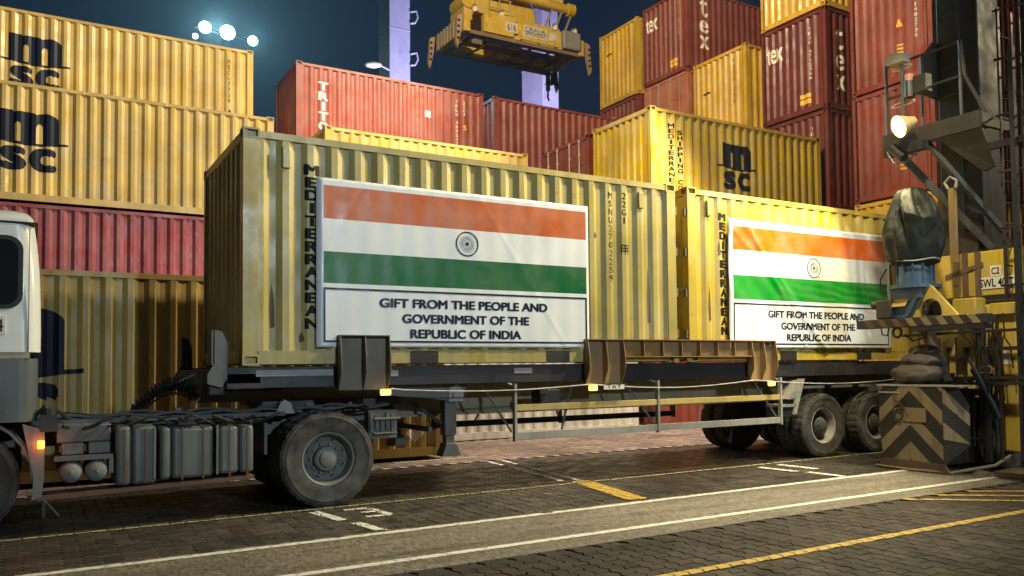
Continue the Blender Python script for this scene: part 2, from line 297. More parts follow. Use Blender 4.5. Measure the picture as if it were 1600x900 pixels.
class Print:
    """flat print in (u, v), cut along given lines and mapped on a surface"""
    def __init__(s): s.v = []; s.f = []; s.d = []
    def text(s, t, u0, v0, width=None, height=0.2, bold=0.02, narrow=None):
        vs, fs, x0, y0, x1, y1 = glyphs(t, 0.0); x0 -= bold; x1 += bold; y0 -= bold*0.6; y1 += bold*0.6
        sv = height/(y1-y0); su = (width/(x1-x0)) if width else sv*(narrow or 1)
        dirs = [(0, 0)] if bold == 0 else [(1, 0), (-1, 0), (0.7, 0.6), (-0.7, 0.6), (0.7, -0.6), (-0.7, -0.6), (0, 0)]
        for j, (dx, dy) in enumerate(dirs):               # emboldened by shifted copies, each a hair lower
            k = len(s.v); s.v += [(u0+(x+dx*bold-x0)*su, v0+(y+dy*bold-y0)*sv) for x, y in vs]; s.d += [j*0.00025]*len(vs); s.f += [tuple(i+k for i in f) for f in fs]
        return s
    def column(s, t, u, vtop, vbot, w=0.13, bold=0.02, gap=0.18):
        n = len(t); p = (vtop-vbot)/n; s.small = w < 0.1
        for i, ch in enumerate(t):
            if ch == ' ': continue
            ww = w*(0.35 if ch in 'I1' else 1.15 if ch in 'MW' else 1.0); s.text(ch, u-ww/2, vtop-(i+1)*p+p*gap/2, ww, p*(1-gap), bold)
        return s
    def poly(s, pts): k = len(s.v); s.v += list(pts); s.d += [0.0]*len(pts); s.f.append(tuple(range(k, k+len(pts)))); return s
    def rect(s, u0, v0, u1, v1): return s.poly([(u0,v0),(u1,v0),(u1,v1),(u0,v1)])
    def build(s, name, mat, fn, parent, ucuts=(), vcuts=(), out=(0, -1, 0)):
        bm = bmesh.new(); vs = [bm.verts.new((u, v, d)) for (u, v), d in zip(s.v, s.d)]; out = Vector(out)
        for f in s.f:
            try: bm.faces.new([vs[i] for i in f])
            except ValueError: pass
        us = [u for u, v in s.v]; vv = [v for u, v in s.v]
        for cuts, n, lo, hi in ((ucuts, (1,0,0), min(us), max(us)), (vcuts, (0,1,0), min(vv), max(vv))):
            for c in cuts:
                if lo < c < hi: bmesh.ops.bisect_plane(bm, geom=bm.verts[:]+bm.edges[:]+bm.faces[:], plane_co=(c*n[0], c*n[1], 0), plane_no=n)
        for v in bm.verts: v.co = Vector(fn(v.co.x, v.co.y))-out*v.co.z
        me = bpy.data.meshes.new(name); bm.to_mesh(me); bm.free(); o = obj(name, me, mat, parent)
        if getattr(s, 'small', False): o['kind'] = 'stuff'                 # codes too small to pick apart
        return o

# ------------------------------------------------------------------ ground
g = MB().box((-250, -250, -0.5), (250, 250, -0.022)).build('ground', 'yard'); structure(g)
structure(MB().box((-30, -3.30, -0.021), (45, -1.66, 0.0)).build('crane_track', 'asphalt'))
def project(x, y, z=0.0):
    d = Vector((x, y, z))-Vector(CAM); dz = d.dot(_f); return (CX+FPX*d.dot(_r2)/dz, CY-FPX*d.dot(_u2)/dz, dz)
PL, PB = 0.28, 0.14                                    # interlocking block: long side across the lane
def paver_outline(g):
    a, b = 0.017, 0.012; L, B = PL, PB; hs = L/2
    left = [(-B/2+(-a if k % 2 == 0 else a), -L/2+L*k/4) for k in range(5)]; right = [(B/2+(-a if k % 2 == 0 else a), -L/2+L*k/4) for k in range(5)]
    bot = (0, -L/2+b); top = (0, L/2+b)
    ring = [left[0], bot]+right+[top]+left[:0:-1]
    cx = 0; out = []
    n = len(ring)
    for i, (x, y) in enumerate(ring):                     # inset along averaged normals
        px, py = ring[i-1]; qx, qy = ring[(i+1) % n]
        e1 = Vector((x-px, y-py)).normalized(); e2 = Vector((qx-x, qy-y)).normalized()
        nn = Vector((-(e1.y+e2.y), e1.x+e2.x)).normalized(); out.append((x+nn.x*g, y+nn.y*g))
    return out
PTOP, PEDGE = paver_outline(0.0075), paver_outline(0.0032)
NP = len(PTOP)
def paver_geo(cx, cy, dz, tx, ty):
    vs = [(cx+x, cy+y, dz+x*tx+y*ty) for x, y in PTOP]+[(cx+x, cy+y, dz-0.006+x*tx+y*ty) for x, y in PEDGE]+[(cx+x, cy+y, -0.016) for x, y in PEDGE]
    fs = [tuple(range(NP))]+[(NP+i, NP+(i+1) % NP, (i+1) % NP, i) for i in range(NP)]+[(2*NP+i, 2*NP+(i+1) % NP, NP+(i+1) % NP, NP+i) for i in range(NP)]
    return vs, fs
paver_mesh = MB(); paver_mesh.add(*paver_geo(0, 0, 0, 0, 0)); paver_mesh = paver_mesh.mesh('paver'); paver_mesh.materials.append(M['paver'])
FIELDS = {}
def paver_field(name, x0, x1, y0, y1, seed, singles, mat='paver'):
    rng = random.Random(seed); cells = []
    base = MB().box((x0-8, y0, -0.021), (x1+8, y1, -0.0125)).build(name, 'base'); structure(base)
    i0, i1 = int(x0/PB), int(x1/PB)
    for i in range(i0, i1):
        off = PL/2 if i % 2 else 0; j = 0
        while y0+off+PL*(j+0.5) < y1-PL/2+0.01:
            cells.append(((i+0.5)*PB, y0+off+PL*(j+0.5)+0.006)); j += 1
        if off: cells.append(((i+0.5)*PB, y0+0.006))      # row starter, tucked under the edge
    seen = []
    for c in cells:
        px, py, dz = project(*c)
        if dz > 0.5 and -30 < px < 1630 and py < 930: seen.append((dz, c))
    seen.sort(); near = set(c for _, c in seen[:singles]); st = MB()
    for _, c in seen:
        dz = rng.uniform(-0.0022, 0.0022)+0.004*noise.noise((c[0]*0.9, c[1]*0.9, seed)); tx, ty = rng.uniform(-.014, .014), rng.uniform(-.012, .012)
        if c in near:
            o = bpy.data.objects.new('paver', paver_mesh); col.objects.link(o); o.parent = base; o.location = (c[0], c[1], dz); o.rotation_euler = (ty, -tx, rng.uniform(-.02, .02))
        else: st.add(*paver_geo(c[0], c[1], dz, tx, ty))
    if st.v:
        me = bpy.data.meshes.new('paver_rest'); me.from_pydata(st.v, [], st.f); me.materials.append(M[mat])
        o = bpy.data.objects.new('paver_rest', me); col.objects.link(o); o.parent = base; o['kind'] = 'stuff'
    FIELDS[name] = [c for _, c in seen]
    return base
paver_field('front_paving', -2, 13.5, -7.8, -3.31, 3, 300)
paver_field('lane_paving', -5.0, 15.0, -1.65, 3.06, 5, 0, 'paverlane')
paver_field('back_paving', -5.0, 16.0, 3.07, 6.6, 9, 0, 'paverback')
def clip_pavers(field, quad):
    out = []; xs = [p[0] for p in quad]; ys = [p[1] for p in quad]
    for cx, cy in FIELDS[field]:
        if min(xs)-0.2 < cx < max(xs)+0.2 and min(ys)-0.3 < cy < max(ys)+0.3:
            p = clip([(cx+x, cy+y) for x, y in PTOP], quad)
            if len(p) > 2: out.append(p)
    return out
def marking(name, field, quads, mat, z=0.0065):           # paint on the block tops only: the joints stay open
    b = MB()
    for q in quads:
        a = sum(q[i][0]*q[(i+1) % len(q)][1]-q[(i+1) % len(q)][0]*q[i][1] for i in range(len(q)))
        if a < 0: q = q[::-1]
        for p in (clip_pavers(field, q) if field else [q]): b.add([(x, y, z) for x, y in p], [tuple(range(len(p)))])
    return structure(b.build(name, mat))
def stripe(x0, y0, x1, y1, wdt):
    d = Vector((x1-x0, y1-y0)).normalized(); n = Vector((-d.y, d.x))*wdt/2
    return [(x0-n.x, y0-n.y), (x1-n.x, y1-n.y), (x1+n.x, y1+n.y), (x0+n.x, y0+n.y)]
marking('track_line_white', None, [stripe(-30, -1.78, 44, -1.78, 0.10)], 'markwhite', 0.004)
marking('track_line_white', None, [stripe(-30, -2.92, 44, -2.92, 0.10)], 'markwhite', 0.004)
marking('lane_line_yellow', 'front_paving', [stripe(-2, -4.50, 14, -4.55, 0.11)], 'markyellow')
marking('lane_line_pale', 'lane_paving', [stripe(-5, -0.12, 15, -0.02, 0.055)], 'markpale')
marking('lane_line_pale', 'lane_paving', [stripe(-5, 2.94, 15, 2.99, 0.09)], 'markwarm')
marking('bay_number_white', 'lane_paving', [stripe(0.69, -0.24, 0.80, -0.92, 0.12)]
        + [stripe(1.00, -0.33, 1.28, -0.36, 0.09), stripe(1.24, -0.36, 1.30, -0.55, 0.09), stripe(1.10, -0.58, 1.30, -0.60, 0.09), stripe(1.28, -0.62, 1.33, -0.85, 0.09), stripe(1.06, -0.86, 1.33, -0.89, 0.09)], 'markwhite')
marking('bay_tick_white', 'lane_paving', [stripe(0.86, -1.12, 0.95, -1.70, 0.11)], 'markwhite')
marking('bay_number_white', 'lane_paving', [stripe(7.34, -0.30, 7.40, -0.98, 0.12), stripe(7.82, -0.23, 7.86, -0.94, 0.12)], 'markwhite')
marking('bay_tick_white', 'lane_paving', [stripe(7.46, -1.10, 7.50, -1.70, 0.12)], 'markwhite')
marking('cross_line_white', 'lane_paving', [stripe(4.44, 2.85, 4.16, 0.14, 0.07), stripe(4.70, 2.85, 4.38, 0.10, 0.07)], 'markwhite')
marking('cross_line_yellow', 'lane_paving', [stripe(4.36, 0.08, 4.04, -1.60, 0.26)], 'markyellow')
marking('hatch_line_yellow', 'front_paving', [stripe(6.45, -3.33, 7.5, -4.25, 0.09), stripe(6.95, -3.33, 7.9, -4.1, 0.09), stripe(7.45, -3.33, 8.3, -3.95, 0.09)], 'markyellow')
marking('floor_mark_white', 'back_paving', [stripe(5.3, 4.5, 5.5, 4.3, 0.08), stripe(6.8, 4.0, 7.0, 3.6, 0.07), stripe(7.1, 4.0, 7.3, 3.6, 0.07), stripe(3.1, 3.6, 4.6, 3.62, 0.10)], 'markpale')

# ------------------------------------------------------------------ containers
CW = 2.438
def corrugation(u0, u1, pitch, d, flat=0.26, slope=0.24):
    n = max(2, round((u1-u0)/pitch)); p = (u1-u0)/n; pts = []
    for i in range(n):
        b = u0+i*p; pts += [(b, 0.0), (b+flat*p, 0.0), (b+(flat+slope)*p, d), (b+(2*flat+slope)*p, d)]
    return pts+[(u1, 0.0)]
def prof_at(pts, u):
    if u <= pts[0][0]: return pts[0][1]
    for (a, ya), (b, yb) in zip(pts, pts[1:]):
        if u <= b: return ya+(yb-ya)*(u-a)/(b-a) if b > a else yb
    return pts[-1][1]
_ctn = {}
def container_meshes(L, H):
    k = (L, H)
    if k in _ctn: return _ctn[k]
    D = {}; W = CW; yo = 0.014
    pr = corrugation(0.15, L-0.15, 0.278, 0.036); D['prof'] = pr
    z0, z1 = 0.15, H-0.085
    def wall(pts, put):
        b = MB(); n = len(pts)
        b.add([put(u, d, z0) for u, d in pts]+[put(u, d, z1) for u, d in pts], [(i, i+1, n+i+1, n+i) for i in range(n-1)])
        b.add([put(pts[0][0], 0.045, z0), put(pts[-1][0], 0.045, z0), put(pts[-1][0], 0.045, z1), put(pts[0][0], 0.045, z1)], [(0, 1, 2, 3)])   # lining
        me = bpy.data.meshes.new('wall'); me.from_pydata(b.v, [], b.f); return me
    D['side_front'] = wall(pr, lambda u, d, z: (u, yo+d, z)); D['side_back'] = wall(pr, lambda u, d, z: (u, W-yo-d, z))
    pe = corrugation(0.16, W-0.16, 0.255, 0.042); D['eprof'] = pe
    D['end_wall'] = wall(pe, lambda u, d, z: (0.016+d, u, z))
    b = MB(); b.box((0.1, 0.06, H-0.032), (L-0.1, W-0.06, H-0.020))
    for i in range(int((L-0.6)/0.21)): b.box((0.3+i*0.21, 0.15, H-0.020), (0.42+i*0.21, W-0.15, H-0.008))
    D['roof'] = b.mesh('roof')
    b = MB(); s = 0.004
    for y0, y1 in ((s, 0.10), (W-0.10, W-s)):
        b.box((0.17, y0+0.004, H-0.10), (L-0.17, y1-0.03 if y0 < 1 else y1-0.004, H-0.025)); b.box((0.17, y0+0.004, 0.012), (L-0.17, y1-0.02, 0.16))
        for x0, x1 in ((s, 0.16), (L-0.16, L-s)): b.box((x0, y0, 0.115), (x1, y1+0.03 if y0 < 1 else y1, H-0.115))
    for x0, x1 in ((s+0.004, 0.10), (L-0.10, L-s-0.004)): b.box((x0, 0.17, H-0.12), (x1, W-0.17, H-0.02)); b.box((x0, 0.17, 0.02), (x1, W-0.17, 0.165))
    D['frame'] = b.mesh('frame')
    b = MB()
    for i in range(int(L/0.45)): b.box((0.3+i*0.45, 0.11, 0.03), (0.36+i*0.45, W-0.11, 0.14))
    b.box((0.17, 0.105, 0.141), (L-0.17, W-0.105, 0.16)); D['floor'] = b.mesh('floor')
    # door end: two leaves with raised panels, four locking bars with handles
    b = MB(); x = L-0.045
    b.box((x, 0.11, 0.17), (x+0.02, W/2-0.01, H-0.13))
    for k_ in range(4): b.box((x+0.02, 0.17, 0.24+k_*(H-0.5)/4), (x+0.032, W/2-0.07, 0.24+(k_+0.82)*(H-0.5)/4))
    D['door'] = b.mesh('door')
    b = MB()
    b.cyl((x+0.05, 0, 0.10), (x+0.05, 0, H-0.06), 0.018, 8)
    for zz in (0.12, 0.6, 1.3, H-0.5, H-0.12): b.box((x+0.030, -0.035, zz-0.03), (x+0.062, 0.035, zz+0.03))
    b.box((x+0.055, -0.02, 1.05), (x+0.075, 0.42, 1.09)); D['bar'] = b.mesh('locking_bar')
    # corner casting with a real hole on its outer faces
    bm = bmesh.new(); bmesh.ops.create_cube(bm, size=1.0)
    for v in bm.verts: v.co = Vector(((v.co.x+.5)*0.178, (v.co.y+.5)*0.162, (v.co.z+.5)*0.118))
    for f in [f for f in bm.faces if f.normal.x < -0.9 or f.normal.y < -0.9]:
        r = bmesh.ops.inset_individual(bm, faces=[f], thickness=0.030); bmesh.ops.inset_individual(bm, faces=[f], thickness=0.0)
        c = f.calc_center_median(); ext = bmesh.ops.extrude_discrete_faces(bm, faces=[f])['faces'][0]
        n = f.normal if f.is_valid else ext.normal
        for v in ext.verts: v.co -= ext.normal*0.05
    me = bpy.data.meshes.new('corner_casting'); bm.to_mesh(me); bm.free(); D['casting'] = me
    _ctn[k] = D
    return D
def container(x, y, z, L, H, mat, label, end=None, door_front=False, full=True, group=None, castmat=None):
    """origin at the front lower corner; door_front puts the doors at the low-x end"""
    D = container_meshes(L, H); W = CW
    t = thing('shipping_container', label, 'container', (x, y, z), group)
    shared('side_wall', D['side_front'], mat, t)
    shared('end_wall' if not door_front else 'end_wall', D['end_wall'], mat, t)
    shared('frame', D['frame'], mat, t)
    if full:
        shared('side_wall', D['side_back'], mat, t); shared('roof', D['roof'], mat, t); shared('floor', D['floor'], 'casting', t)
    leaves = []
    for k in range(2):
        d = shared('door', D['door'], mat, t, (0, 0 if k == 0 else W/2-0.10, 0)); leaves.append(d)
        for yy in (0.36, 0.85):
            shared('locking_bar', D['bar'], 'bars', d, (0, yy, 0))
    for ix in (0, 1):
        for iy in (0, 1):
            for iz in (0, 1):
                o = shared('corner_casting', D['casting'], castmat or mat, t, (ix*L, iy*W, iz*H if iz else 0)); o.scale = (-1 if ix else 1, -1 if iy else 1, -1 if iz else 1)
    if door_front: t.rotation_euler.z = math.pi; t.location = (x+L, y+W, z)
    t['L'] = L; del t['L']
    return t
def on_side(t, L, H, D=None):                             # map (u, v) on the front wall following its corrugations
    pr = container_meshes(L, H)['prof']
    return (lambda u, v: (u, 0.014+prof_at(pr, u)-0.004, v)), [p[0] for p in pr]
def on_end(t, L, H):
    pr = container_meshes(L, H)['eprof']
    return (lambda u, v: (0.016+prof_at(pr, u)-0.004, u, v)), [p[0] for p in pr]
def side_print(t, L, H, mat, make, name='lettering'):
    p = Print(); make(p); fn, cuts = on_side(t, L, H); return p.build(name, mat, fn, t, cuts)
def end_print(t, L, H, mat, make, name='lettering'):      # u runs left to right for the viewer = decreasing y
    p = Print(); make(p); p.v = [(CW-u, v) for u, v in p.v]; fn, cuts = on_end(t, L, H); return p.build(name, mat, fn, t, cuts, (), (-1, 0, 0))
def shipping_logo(p, u, v, s=1.0):
    """heavy lower-case m over s and c, with a swash under the m; s = 1 gives an m about 1.2 m wide; v = baseline of the m"""
    def top(a):
        if a < 0.27: return 0.70
        if a < 0.72: return 0.60+0.09*math.sqrt(max(0, 1-((a-0.47)/0.27)**2))
        return 0.50+0.19*math.sqrt(max(0, 1-((a-0.86)/0.28)**2)) if a > 0.86 else 0.60+0.09*math.sqrt(max(0, 1-((a-0.90)/0.24)**2))
    def base(a): return 0.075*math.sin((a-0.15)*3.3)*-0.6
    n = 60
    for i in range(n):
        a, b = 1.12*i/n, 1.12*(i+1)/n; m = (a+b)/2; ta, tb = top(a), top(b); lo_a, lo_b = base(a), base(b)
        slot = None
        for s0, s1 in ((0.30, 0.42), (0.70, 0.82)):
            if s0 < m < s1: slot = 0.36+0.09*math.sqrt(max(0, 1-((m-(s0+s1)/2)/0.062)**2))
        q = lambda y0a, y0b, y1a, y1b: p.poly([(u+s*a, v+s*y0a), (u+s*b, v+s*y0b), (u+s*b, v+s*y1b), (u+s*a, v+s*y1a)])
        if slot is None: q(lo_a, lo_b, ta, tb)
        else: q(lo_a, lo_b, lo_a+0.055, lo_b+0.055); q(slot, slot, ta, tb)
    for a0, a1 in ((-0.16, 0.0), (1.12, 1.30)):
        for i in range(4):
            a, b = a0+(a1-a0)*i/4, a0+(a1-a0)*(i+1)/4; k = (lambda x: base(0)+0.10*(0-x)) if a0 < 0 else (lambda x: base(1.12)+0.25*(x-1.12)**2+0.02*(x-1.12))
            p.poly([(u+s*a, v+s*k(a)), (u+s*b, v+s*k(b)), (u+s*b, v+s*(k(b)+0.05)), (u+s*a, v+s*(k(a)+0.05))])
    p.text('s', u+s*0.02, v-s*0.60, s*0.50, s*0.52, 0.055); p.text('c', u+s*0.56, v-s*0.60, s*0.52, s*0.52, 0.055)
    return p
L20, L40, HS, HC, ZB = 6.058, 12.192, 2.591, 2.896, 1.59
C = {}
G1 = 'containers stacked in the yard behind the trailer'
# the two on the trailer
C['c1'] = container(0, 0, ZB, L20, HS, 'olive', 'pale yellow container at the front of the trailer, carrying the left flag banner', castmat='olive')
C['c2'] = container(6.285, 0, ZB, L20, HS, 'olive2', 'brightly lit yellow container at the rear of the trailer, carrying the right flag banner', door_front=True)
side_print(C['c1'], L20, HS, 'black', lambda p: p.column('MEDITERRANEAN', 0.75, 3.86-ZB, 1.98-ZB, 0.16, 0.06, 0.16))
side_print(C['c1'], L20, HS, 'black', lambda p: p.column('MSNU2702259', 4.90, 3.97-ZB, 2.70-ZB, 0.075, 0.0, 0.25).column('22G1', 5.13, 3.98-ZB, 3.52-ZB, 0.075, 0.0, 0.25))
def panel_mark(p):
    for a in (0, 0.04, 0.08): p.rect(5.07, 3.14-ZB+a, 5.21, 3.155-ZB+a)
    for a in (0, 0.065, 0.13): p.rect(5.07+a, 3.10-ZB, 5.08+a, 3.22-ZB)
side_print(C['c1'], L20, HS, 'black', panel_mark, 'panel_mark')
def other_side(t, L, H):                                   # the far wall of a turned container is the one that faces the camera
    pr = container_meshes(L, H)['prof']; return (lambda u, v: (L-u, CW-0.014-prof_at(pr, L-u)+0.004, v)), [L-q[0] for q in pr]
p = Print().column('MEDITERRANEAN', 7.0-6.285, 3.86-ZB, 1.98-ZB, 0.16, 0.06, 0.16); fn, cuts = other_side(C['c2'], L20, HS); p.build('lettering', 'black', fn, C['c2'], cuts, (), (0, 1, 0))
for t, us, flip in ((C['c1'], (0.46, 5.42), False), (C['c2'], (L20-0.42,), True)):    # ventilator hoods and hinge lugs
    for u in us:
        b = MB(); y = -0.012 if not flip else CW-0.03; b.box((u-0.045, y, 2.18), (u+0.045, y+0.05, 2.42)); b.build('ventilator', 'olive', t, bevel=0.012)
for t, xx in ((C['c1'], L20+0.004), (C['c2'], L20+0.004)):
    for zz in (0.35, 0.95, 1.55, 2.15):
        for yy in (0.02, CW-0.07): MB().box((xx, yy, zz), (xx+0.035, yy+0.05, zz+0.12)).build('hinge', 'casting', t)
for t, flip, xs in ((C['c1'], 0, (1.92, 3.82)), (C['c2'], 1, (1.95, 3.80))):
    for xx in xs:
        y = 0.004 if not flip else CW-0.012; MB().box((xx, y, 0.008), (xx+0.36, y+0.008, 0.158)).build('fork_pocket', 'rubbertrim', t)  # dark plates painted as the shade inside the pockets
for t, L_, side, marks in ((C['c1'], L20, 0, ((0.30, 0.40, 0.05, 0.5), (5.55, 0.55, 0.04, 0.8), (4.62, 1.7, 0.06, 0.10), (0.62, 0.25, 0.05, 0.12))), (C['c2'], L20, 1, ((0.40, 0.6, 0.05, 0.5), (0.62, 1.6, 0.04, 0.25)))):
    for u, v, a, b_ in marks:
        p = Print().poly([(u, v), (u+a, v+0.02), (u+a*0.8, v+b_*0.6), (u+a*0.3, v+b_), (u-a*0.2, v+b_*0.5)]); fn, cuts = on_side(t, L20, HS) if not side else other_side(t, L20, HS); p.build('rust_scrape', 'rustbrown' if a > 0.045 else 'casting', fn, t, cuts, (), (0, -1, 0) if not side else (0, 1, 0))
GAP = 2.62
def stack(x, y, L, H, tiers, gap=0.03):
    out = []
    for k, (mat, label, kw) in enumerate(tiers): out.append(container(x, y, k*(H+gap), L, H, mat, label, **kw))
    return out
E = {}; DF = dict(door_front=True)
# near yellow box on the ground behind the tractor
a = container(-8.12, 3.75, 0.06, L40, HC, 'ochre', 'long yellow container on the ground behind the tractor, its logo half hidden by the cab')
side_print(a, L40, HC, 'navy', lambda p: shipping_logo(p, -3.0+8.12, 1.45, 1.30), 'printed_logo')
def dg(p): p.poly([(11.49, 0.40), (11.66, 0.23), (11.83, 0.40), (11.66, 0.57)])
side_print(a, L40, HC, 'printwhite', dg, 'hazard_label')
# white and red boxes on the ground under the trailer's line of sight
stack(4.40, 6.6, L20, HS, [('greywhite', 'grey white container on the ground, seen under the trailer between its landing leg and wheels', E)])
# left far block, front row
s = stack(-9.05, 11.75, L40, HS, [('red', 'red container at the bottom of the far left stack, hidden by the yellow one', E), ('crimson', 'crimson container below the white-streaked yellow one in the far left stack', E),
    ('golddrip', 'yellow container with white drips and a dark logo above the crimson one', E)])
side_print(s[2], L40, HS, 'navy', lambda p: shipping_logo(p, -2.60+9.05, 6.50-5.242, 1.0), 'printed_logo')
s = stack(-8.96, 14.5, L40, HS, [('red', 'red container in the hindmost left stack, lowest tier', E), ('gold', 'yellow container in the hindmost left stack, second tier', E), ('red', 'red container in the hindmost left stack, third tier', E),
    ('gold', 'topmost yellow container at far left, dark logo cut by the box in front', E)])
side_print(s[3], L40, HS, 'navy', lambda p: shipping_logo(p, -2.50+8.96, 9.13-7.863, 1.0), 'printed_logo')
side_print(s[3], L40, HS, 'black', lambda p: p.column('MSCU7729', 11.55, 2.25, 1.0, 0.07, 0.0, 0.3).poly([(11.46, 0.62), (11.68, 0.62), (11.57, 0.86)]))
s = stack(4.42, 11.75, L20, HS, [('gold', 'yellow container under the low yellow roofline, lowest tier', E), ('red', 'red container under the low yellow roofline, middle tier', E), ('gold', 'yellow container whose top edge shows just over the left trailer container', E)])
s = stack(4.44, 14.6, L20, HS, [('red', 'red container under the faded red one, lowest tier', E), ('maroon', 'maroon container under the faded red one, second tier', E), ('gold', 'yellow container under the faded red one, third tier', E),
    ('triton', 'faded red container with white slab-serif vertical lettering, behind the left trailer container', E)])
side_print(s[3], L20, HS, 'printwhite', lambda p: p.column('TRITON', 0.80, 9.98-7.863, 8.20-7.863, 0.30, 0.045, 0.16))
side_print(s[3], L20, HS, 'printwhite', lambda p: p.column('TRLU 389217 3', 5.10, 2.25, 0.5, 0.07, 0.0, 0.3)); side_print(s[3], L20, HS, 'printwhite', lambda p: p.column('22G1', 5.36, 2.25, 1.75, 0.07, 0.0, 0.3))
side_print(s[3], L20, HS, 'printwhite', lambda p: p.rect(4.0, 1.55, 4.20, 1.75), 'panel_mark')
side_print(s[3], L20, HS, 'printyellow', lambda p: p.text('S', 5.33, 1.30, 0.12, 0.16, 0.03), 'yellow_letter')
s = stack(10.87, 14.6, L20, HS, [('red', 'red container under the plain dark red one, lowest tier', E), ('red', 'red container under the plain dark red one, second tier', E), ('maroon', 'maroon container under the plain dark red one, third tier', E),
    ('red', 'plain red container behind the spreader, right of the one with white slab-serif lettering', E)])
s = stack(10.80, 9.05, L20, HS, [('red', 'red container under the dark red doors, lowest tier', DF), ('gold', 'yellow container under the dark red doors, second tier', DF), ('doorred', 'dark red container showing its doors and pale locking bars, left of the mustard one', DF)])
p = Print().text('TRIU 589207 1', 0.30, 1.62, 0.62, 0.08, 0.0).text('22G1', 0.42, 1.46, 0.25, 0.08, 0.0); p.v = [(L20+0.012, 0.10+u, v) for u, v in p.v]
b = MB(); b.v = p.v; b.f = p.f; b.mi = [0]*len(p.f); b.build('lettering', 'printwhite', s[2])
s = stack(10.72, 6.3, L20, HS, [('red', 'red container on the ground, seen under the trailer just left of its wheels', E), ('gold', 'yellow container under the mustard one, second tier', E), ('mustard', 'mustard container with two columns of dark lettering, above the gap between trailer containers', E)])
t = s[2]; z = 5.242
side_print(t, L20, HS, 'black', lambda p: p.column('MEDITERRANEAN', 0.66, 7.50-z, 5.75-z, 0.16, 0.05, 0.16))
side_print(t, L20, HS, 'black', lambda p: p.column('SHIPPING CO', 0.94, 7.36-z, 5.85-z, 0.14, 0.05, 0.16))
side_print(t, L20, HS, 'navy', lambda p: shipping_logo(p, 2.35, 6.60-z, 0.92), 'printed_logo')
side_print(t, L20, HS, 'black', lambda p: p.column('MSCU3491825', 4.95, 2.25, 0.8, 0.06, 0.0, 0.3))
side_print(t, L20, HS, 'printyellow', lambda p: p.column('22G1 S', 5.35, 2.2, 1.2, 0.07, 0.0, 0.3))
# right block: high boxes end-on, rows from near to far
XR = 17.05
def warn(p):
    p.poly([(1.40, 1.45), (1.58, 1.45), (1.49, 1.68)]); p.rect(1.42, 0.75, 1.58, 0.80); p.rect(1.42, 0.85, 1.58, 0.90); p.rect(1.42, 0.95, 1.58, 1.0); p.rect(1.42, 0.65, 1.58, 0.70)
s = stack(XR, 3.0, L40, HC, [('gold', 'yellow container at the foot of the nearest right stack, behind the crane', E), ('yellow', 'yellow container just below the lower red one in the nearest right stack', E), ('red', 'lower red container end of the nearest right stack, left of the lamp', E), ('red', 'upper red container end of the nearest right stack, above the lamp', E)])
for t in s[2:]: end_print(t, L40, HC, 'printyellow', warn, 'warning_label')
end_print(s[3], L40, HC, 'printwhite', lambda p: p.column('CXDU 1482735', 1.98, 2.6, 1.0, 0.09, 0.0, 0.3))
s = stack(XR, 6.25, L40, HC, [('red', 'red container at the foot of the tall stack with a yellow box on top', E), ('maroon', 'maroon container second from the ground in the stack with a yellow box on top', E), ('maroon', 'maroon container end just above the mustard container, third in its stack', E),
    ('maroon', 'maroon container with white lettering on end and side, under the top yellow box', E), ('yellow', 'yellow container cut by the upper picture edge, top of the second right stack', E)])
end_print(s[3], L40, HC, 'printwhite', lambda p: p.text('tex', 0.18, 1.85, 0.62, 0.50, 0.02))
end_print(s[3], L40, HC, 'printwhite', lambda p: p.column('TEXU 4712366', 1.83, 2.5, 0.95, 0.08, 0.0, 0.3)); end_print(s[2], L40, HC, 'printwhite', lambda p: p.column('TEXU 5126', 1.83, 2.5, 1.2, 0.08, 0.0, 0.3))
end_print(s[3], L40, HC, 'printyellow', lambda p: p.rect(1.45, 0.28, 1.83, 0.42).rect(1.45, 0.46, 1.83, 0.58), 'warning_label')
side_print(s[3], L40, HC, 'printwhite', lambda p: p.text('t', 0.42, 1.75, 0.34, 0.62, 0.02)); side_print(s[3], L40, HC, 'printwhite', lambda p: p.text('e', 0.42, 1.15, 0.38, 0.45, 0.02)); side_print(s[3], L40, HC, 'printwhite', lambda p: p.text('x', 0.42, 0.55, 0.40, 0.45, 0.02))
s = stack(XR, 9.35, L40, HC, [('red', 'red container at the foot of the middle right stack', E), ('gold', 'yellow container second from the ground in the middle right stack', E), ('red', 'red container third from the ground in the middle right stack', E), ('yellow', 'yellow container end right behind the mustard container, top of the middle right stack', E)])
end_print(s[3], L40, HC, 'black', lambda p: p.column('MSCU 718', 1.85, 2.6, 1.1, 0.08, 0.0, 0.3))
end_print(s[3], L40, HC, 'black', lambda p: p.rect(0.45, 1.75, 0.75, 1.81), 'small_mark')
s = stack(XR, 12.05, L40, HC, [('red', 'red container at the foot of the stack with the salmon doors', E), ('gold', 'yellow container second from the ground in the stack with the salmon doors', E), ('red', 'red container third from the ground in the stack with the salmon doors', E), ('salmon', 'salmon container showing pale doors and locking bars under the red lettered one', DF),
    ('red', 'large red container with white lettering on end and side, top of the fourth right stack', E)])
end_print(s[4], L40, HC, 'printwhite', lambda p: p.text('tex', 0.16, 1.95, 0.62, 0.50, 0.02)); end_print(s[4], L40, HC, 'printwhite', lambda p: p.column('TEXU 4710', 1.95, 2.7, 1.3, 0.08, 0.0, 0.3))
end_print(s[4], L40, HC, 'printyellow', lambda p: p.rect(1.5, 0.30, 1.85, 0.42).rect(1.5, 0.45, 1.85, 0.56), 'warning_label')
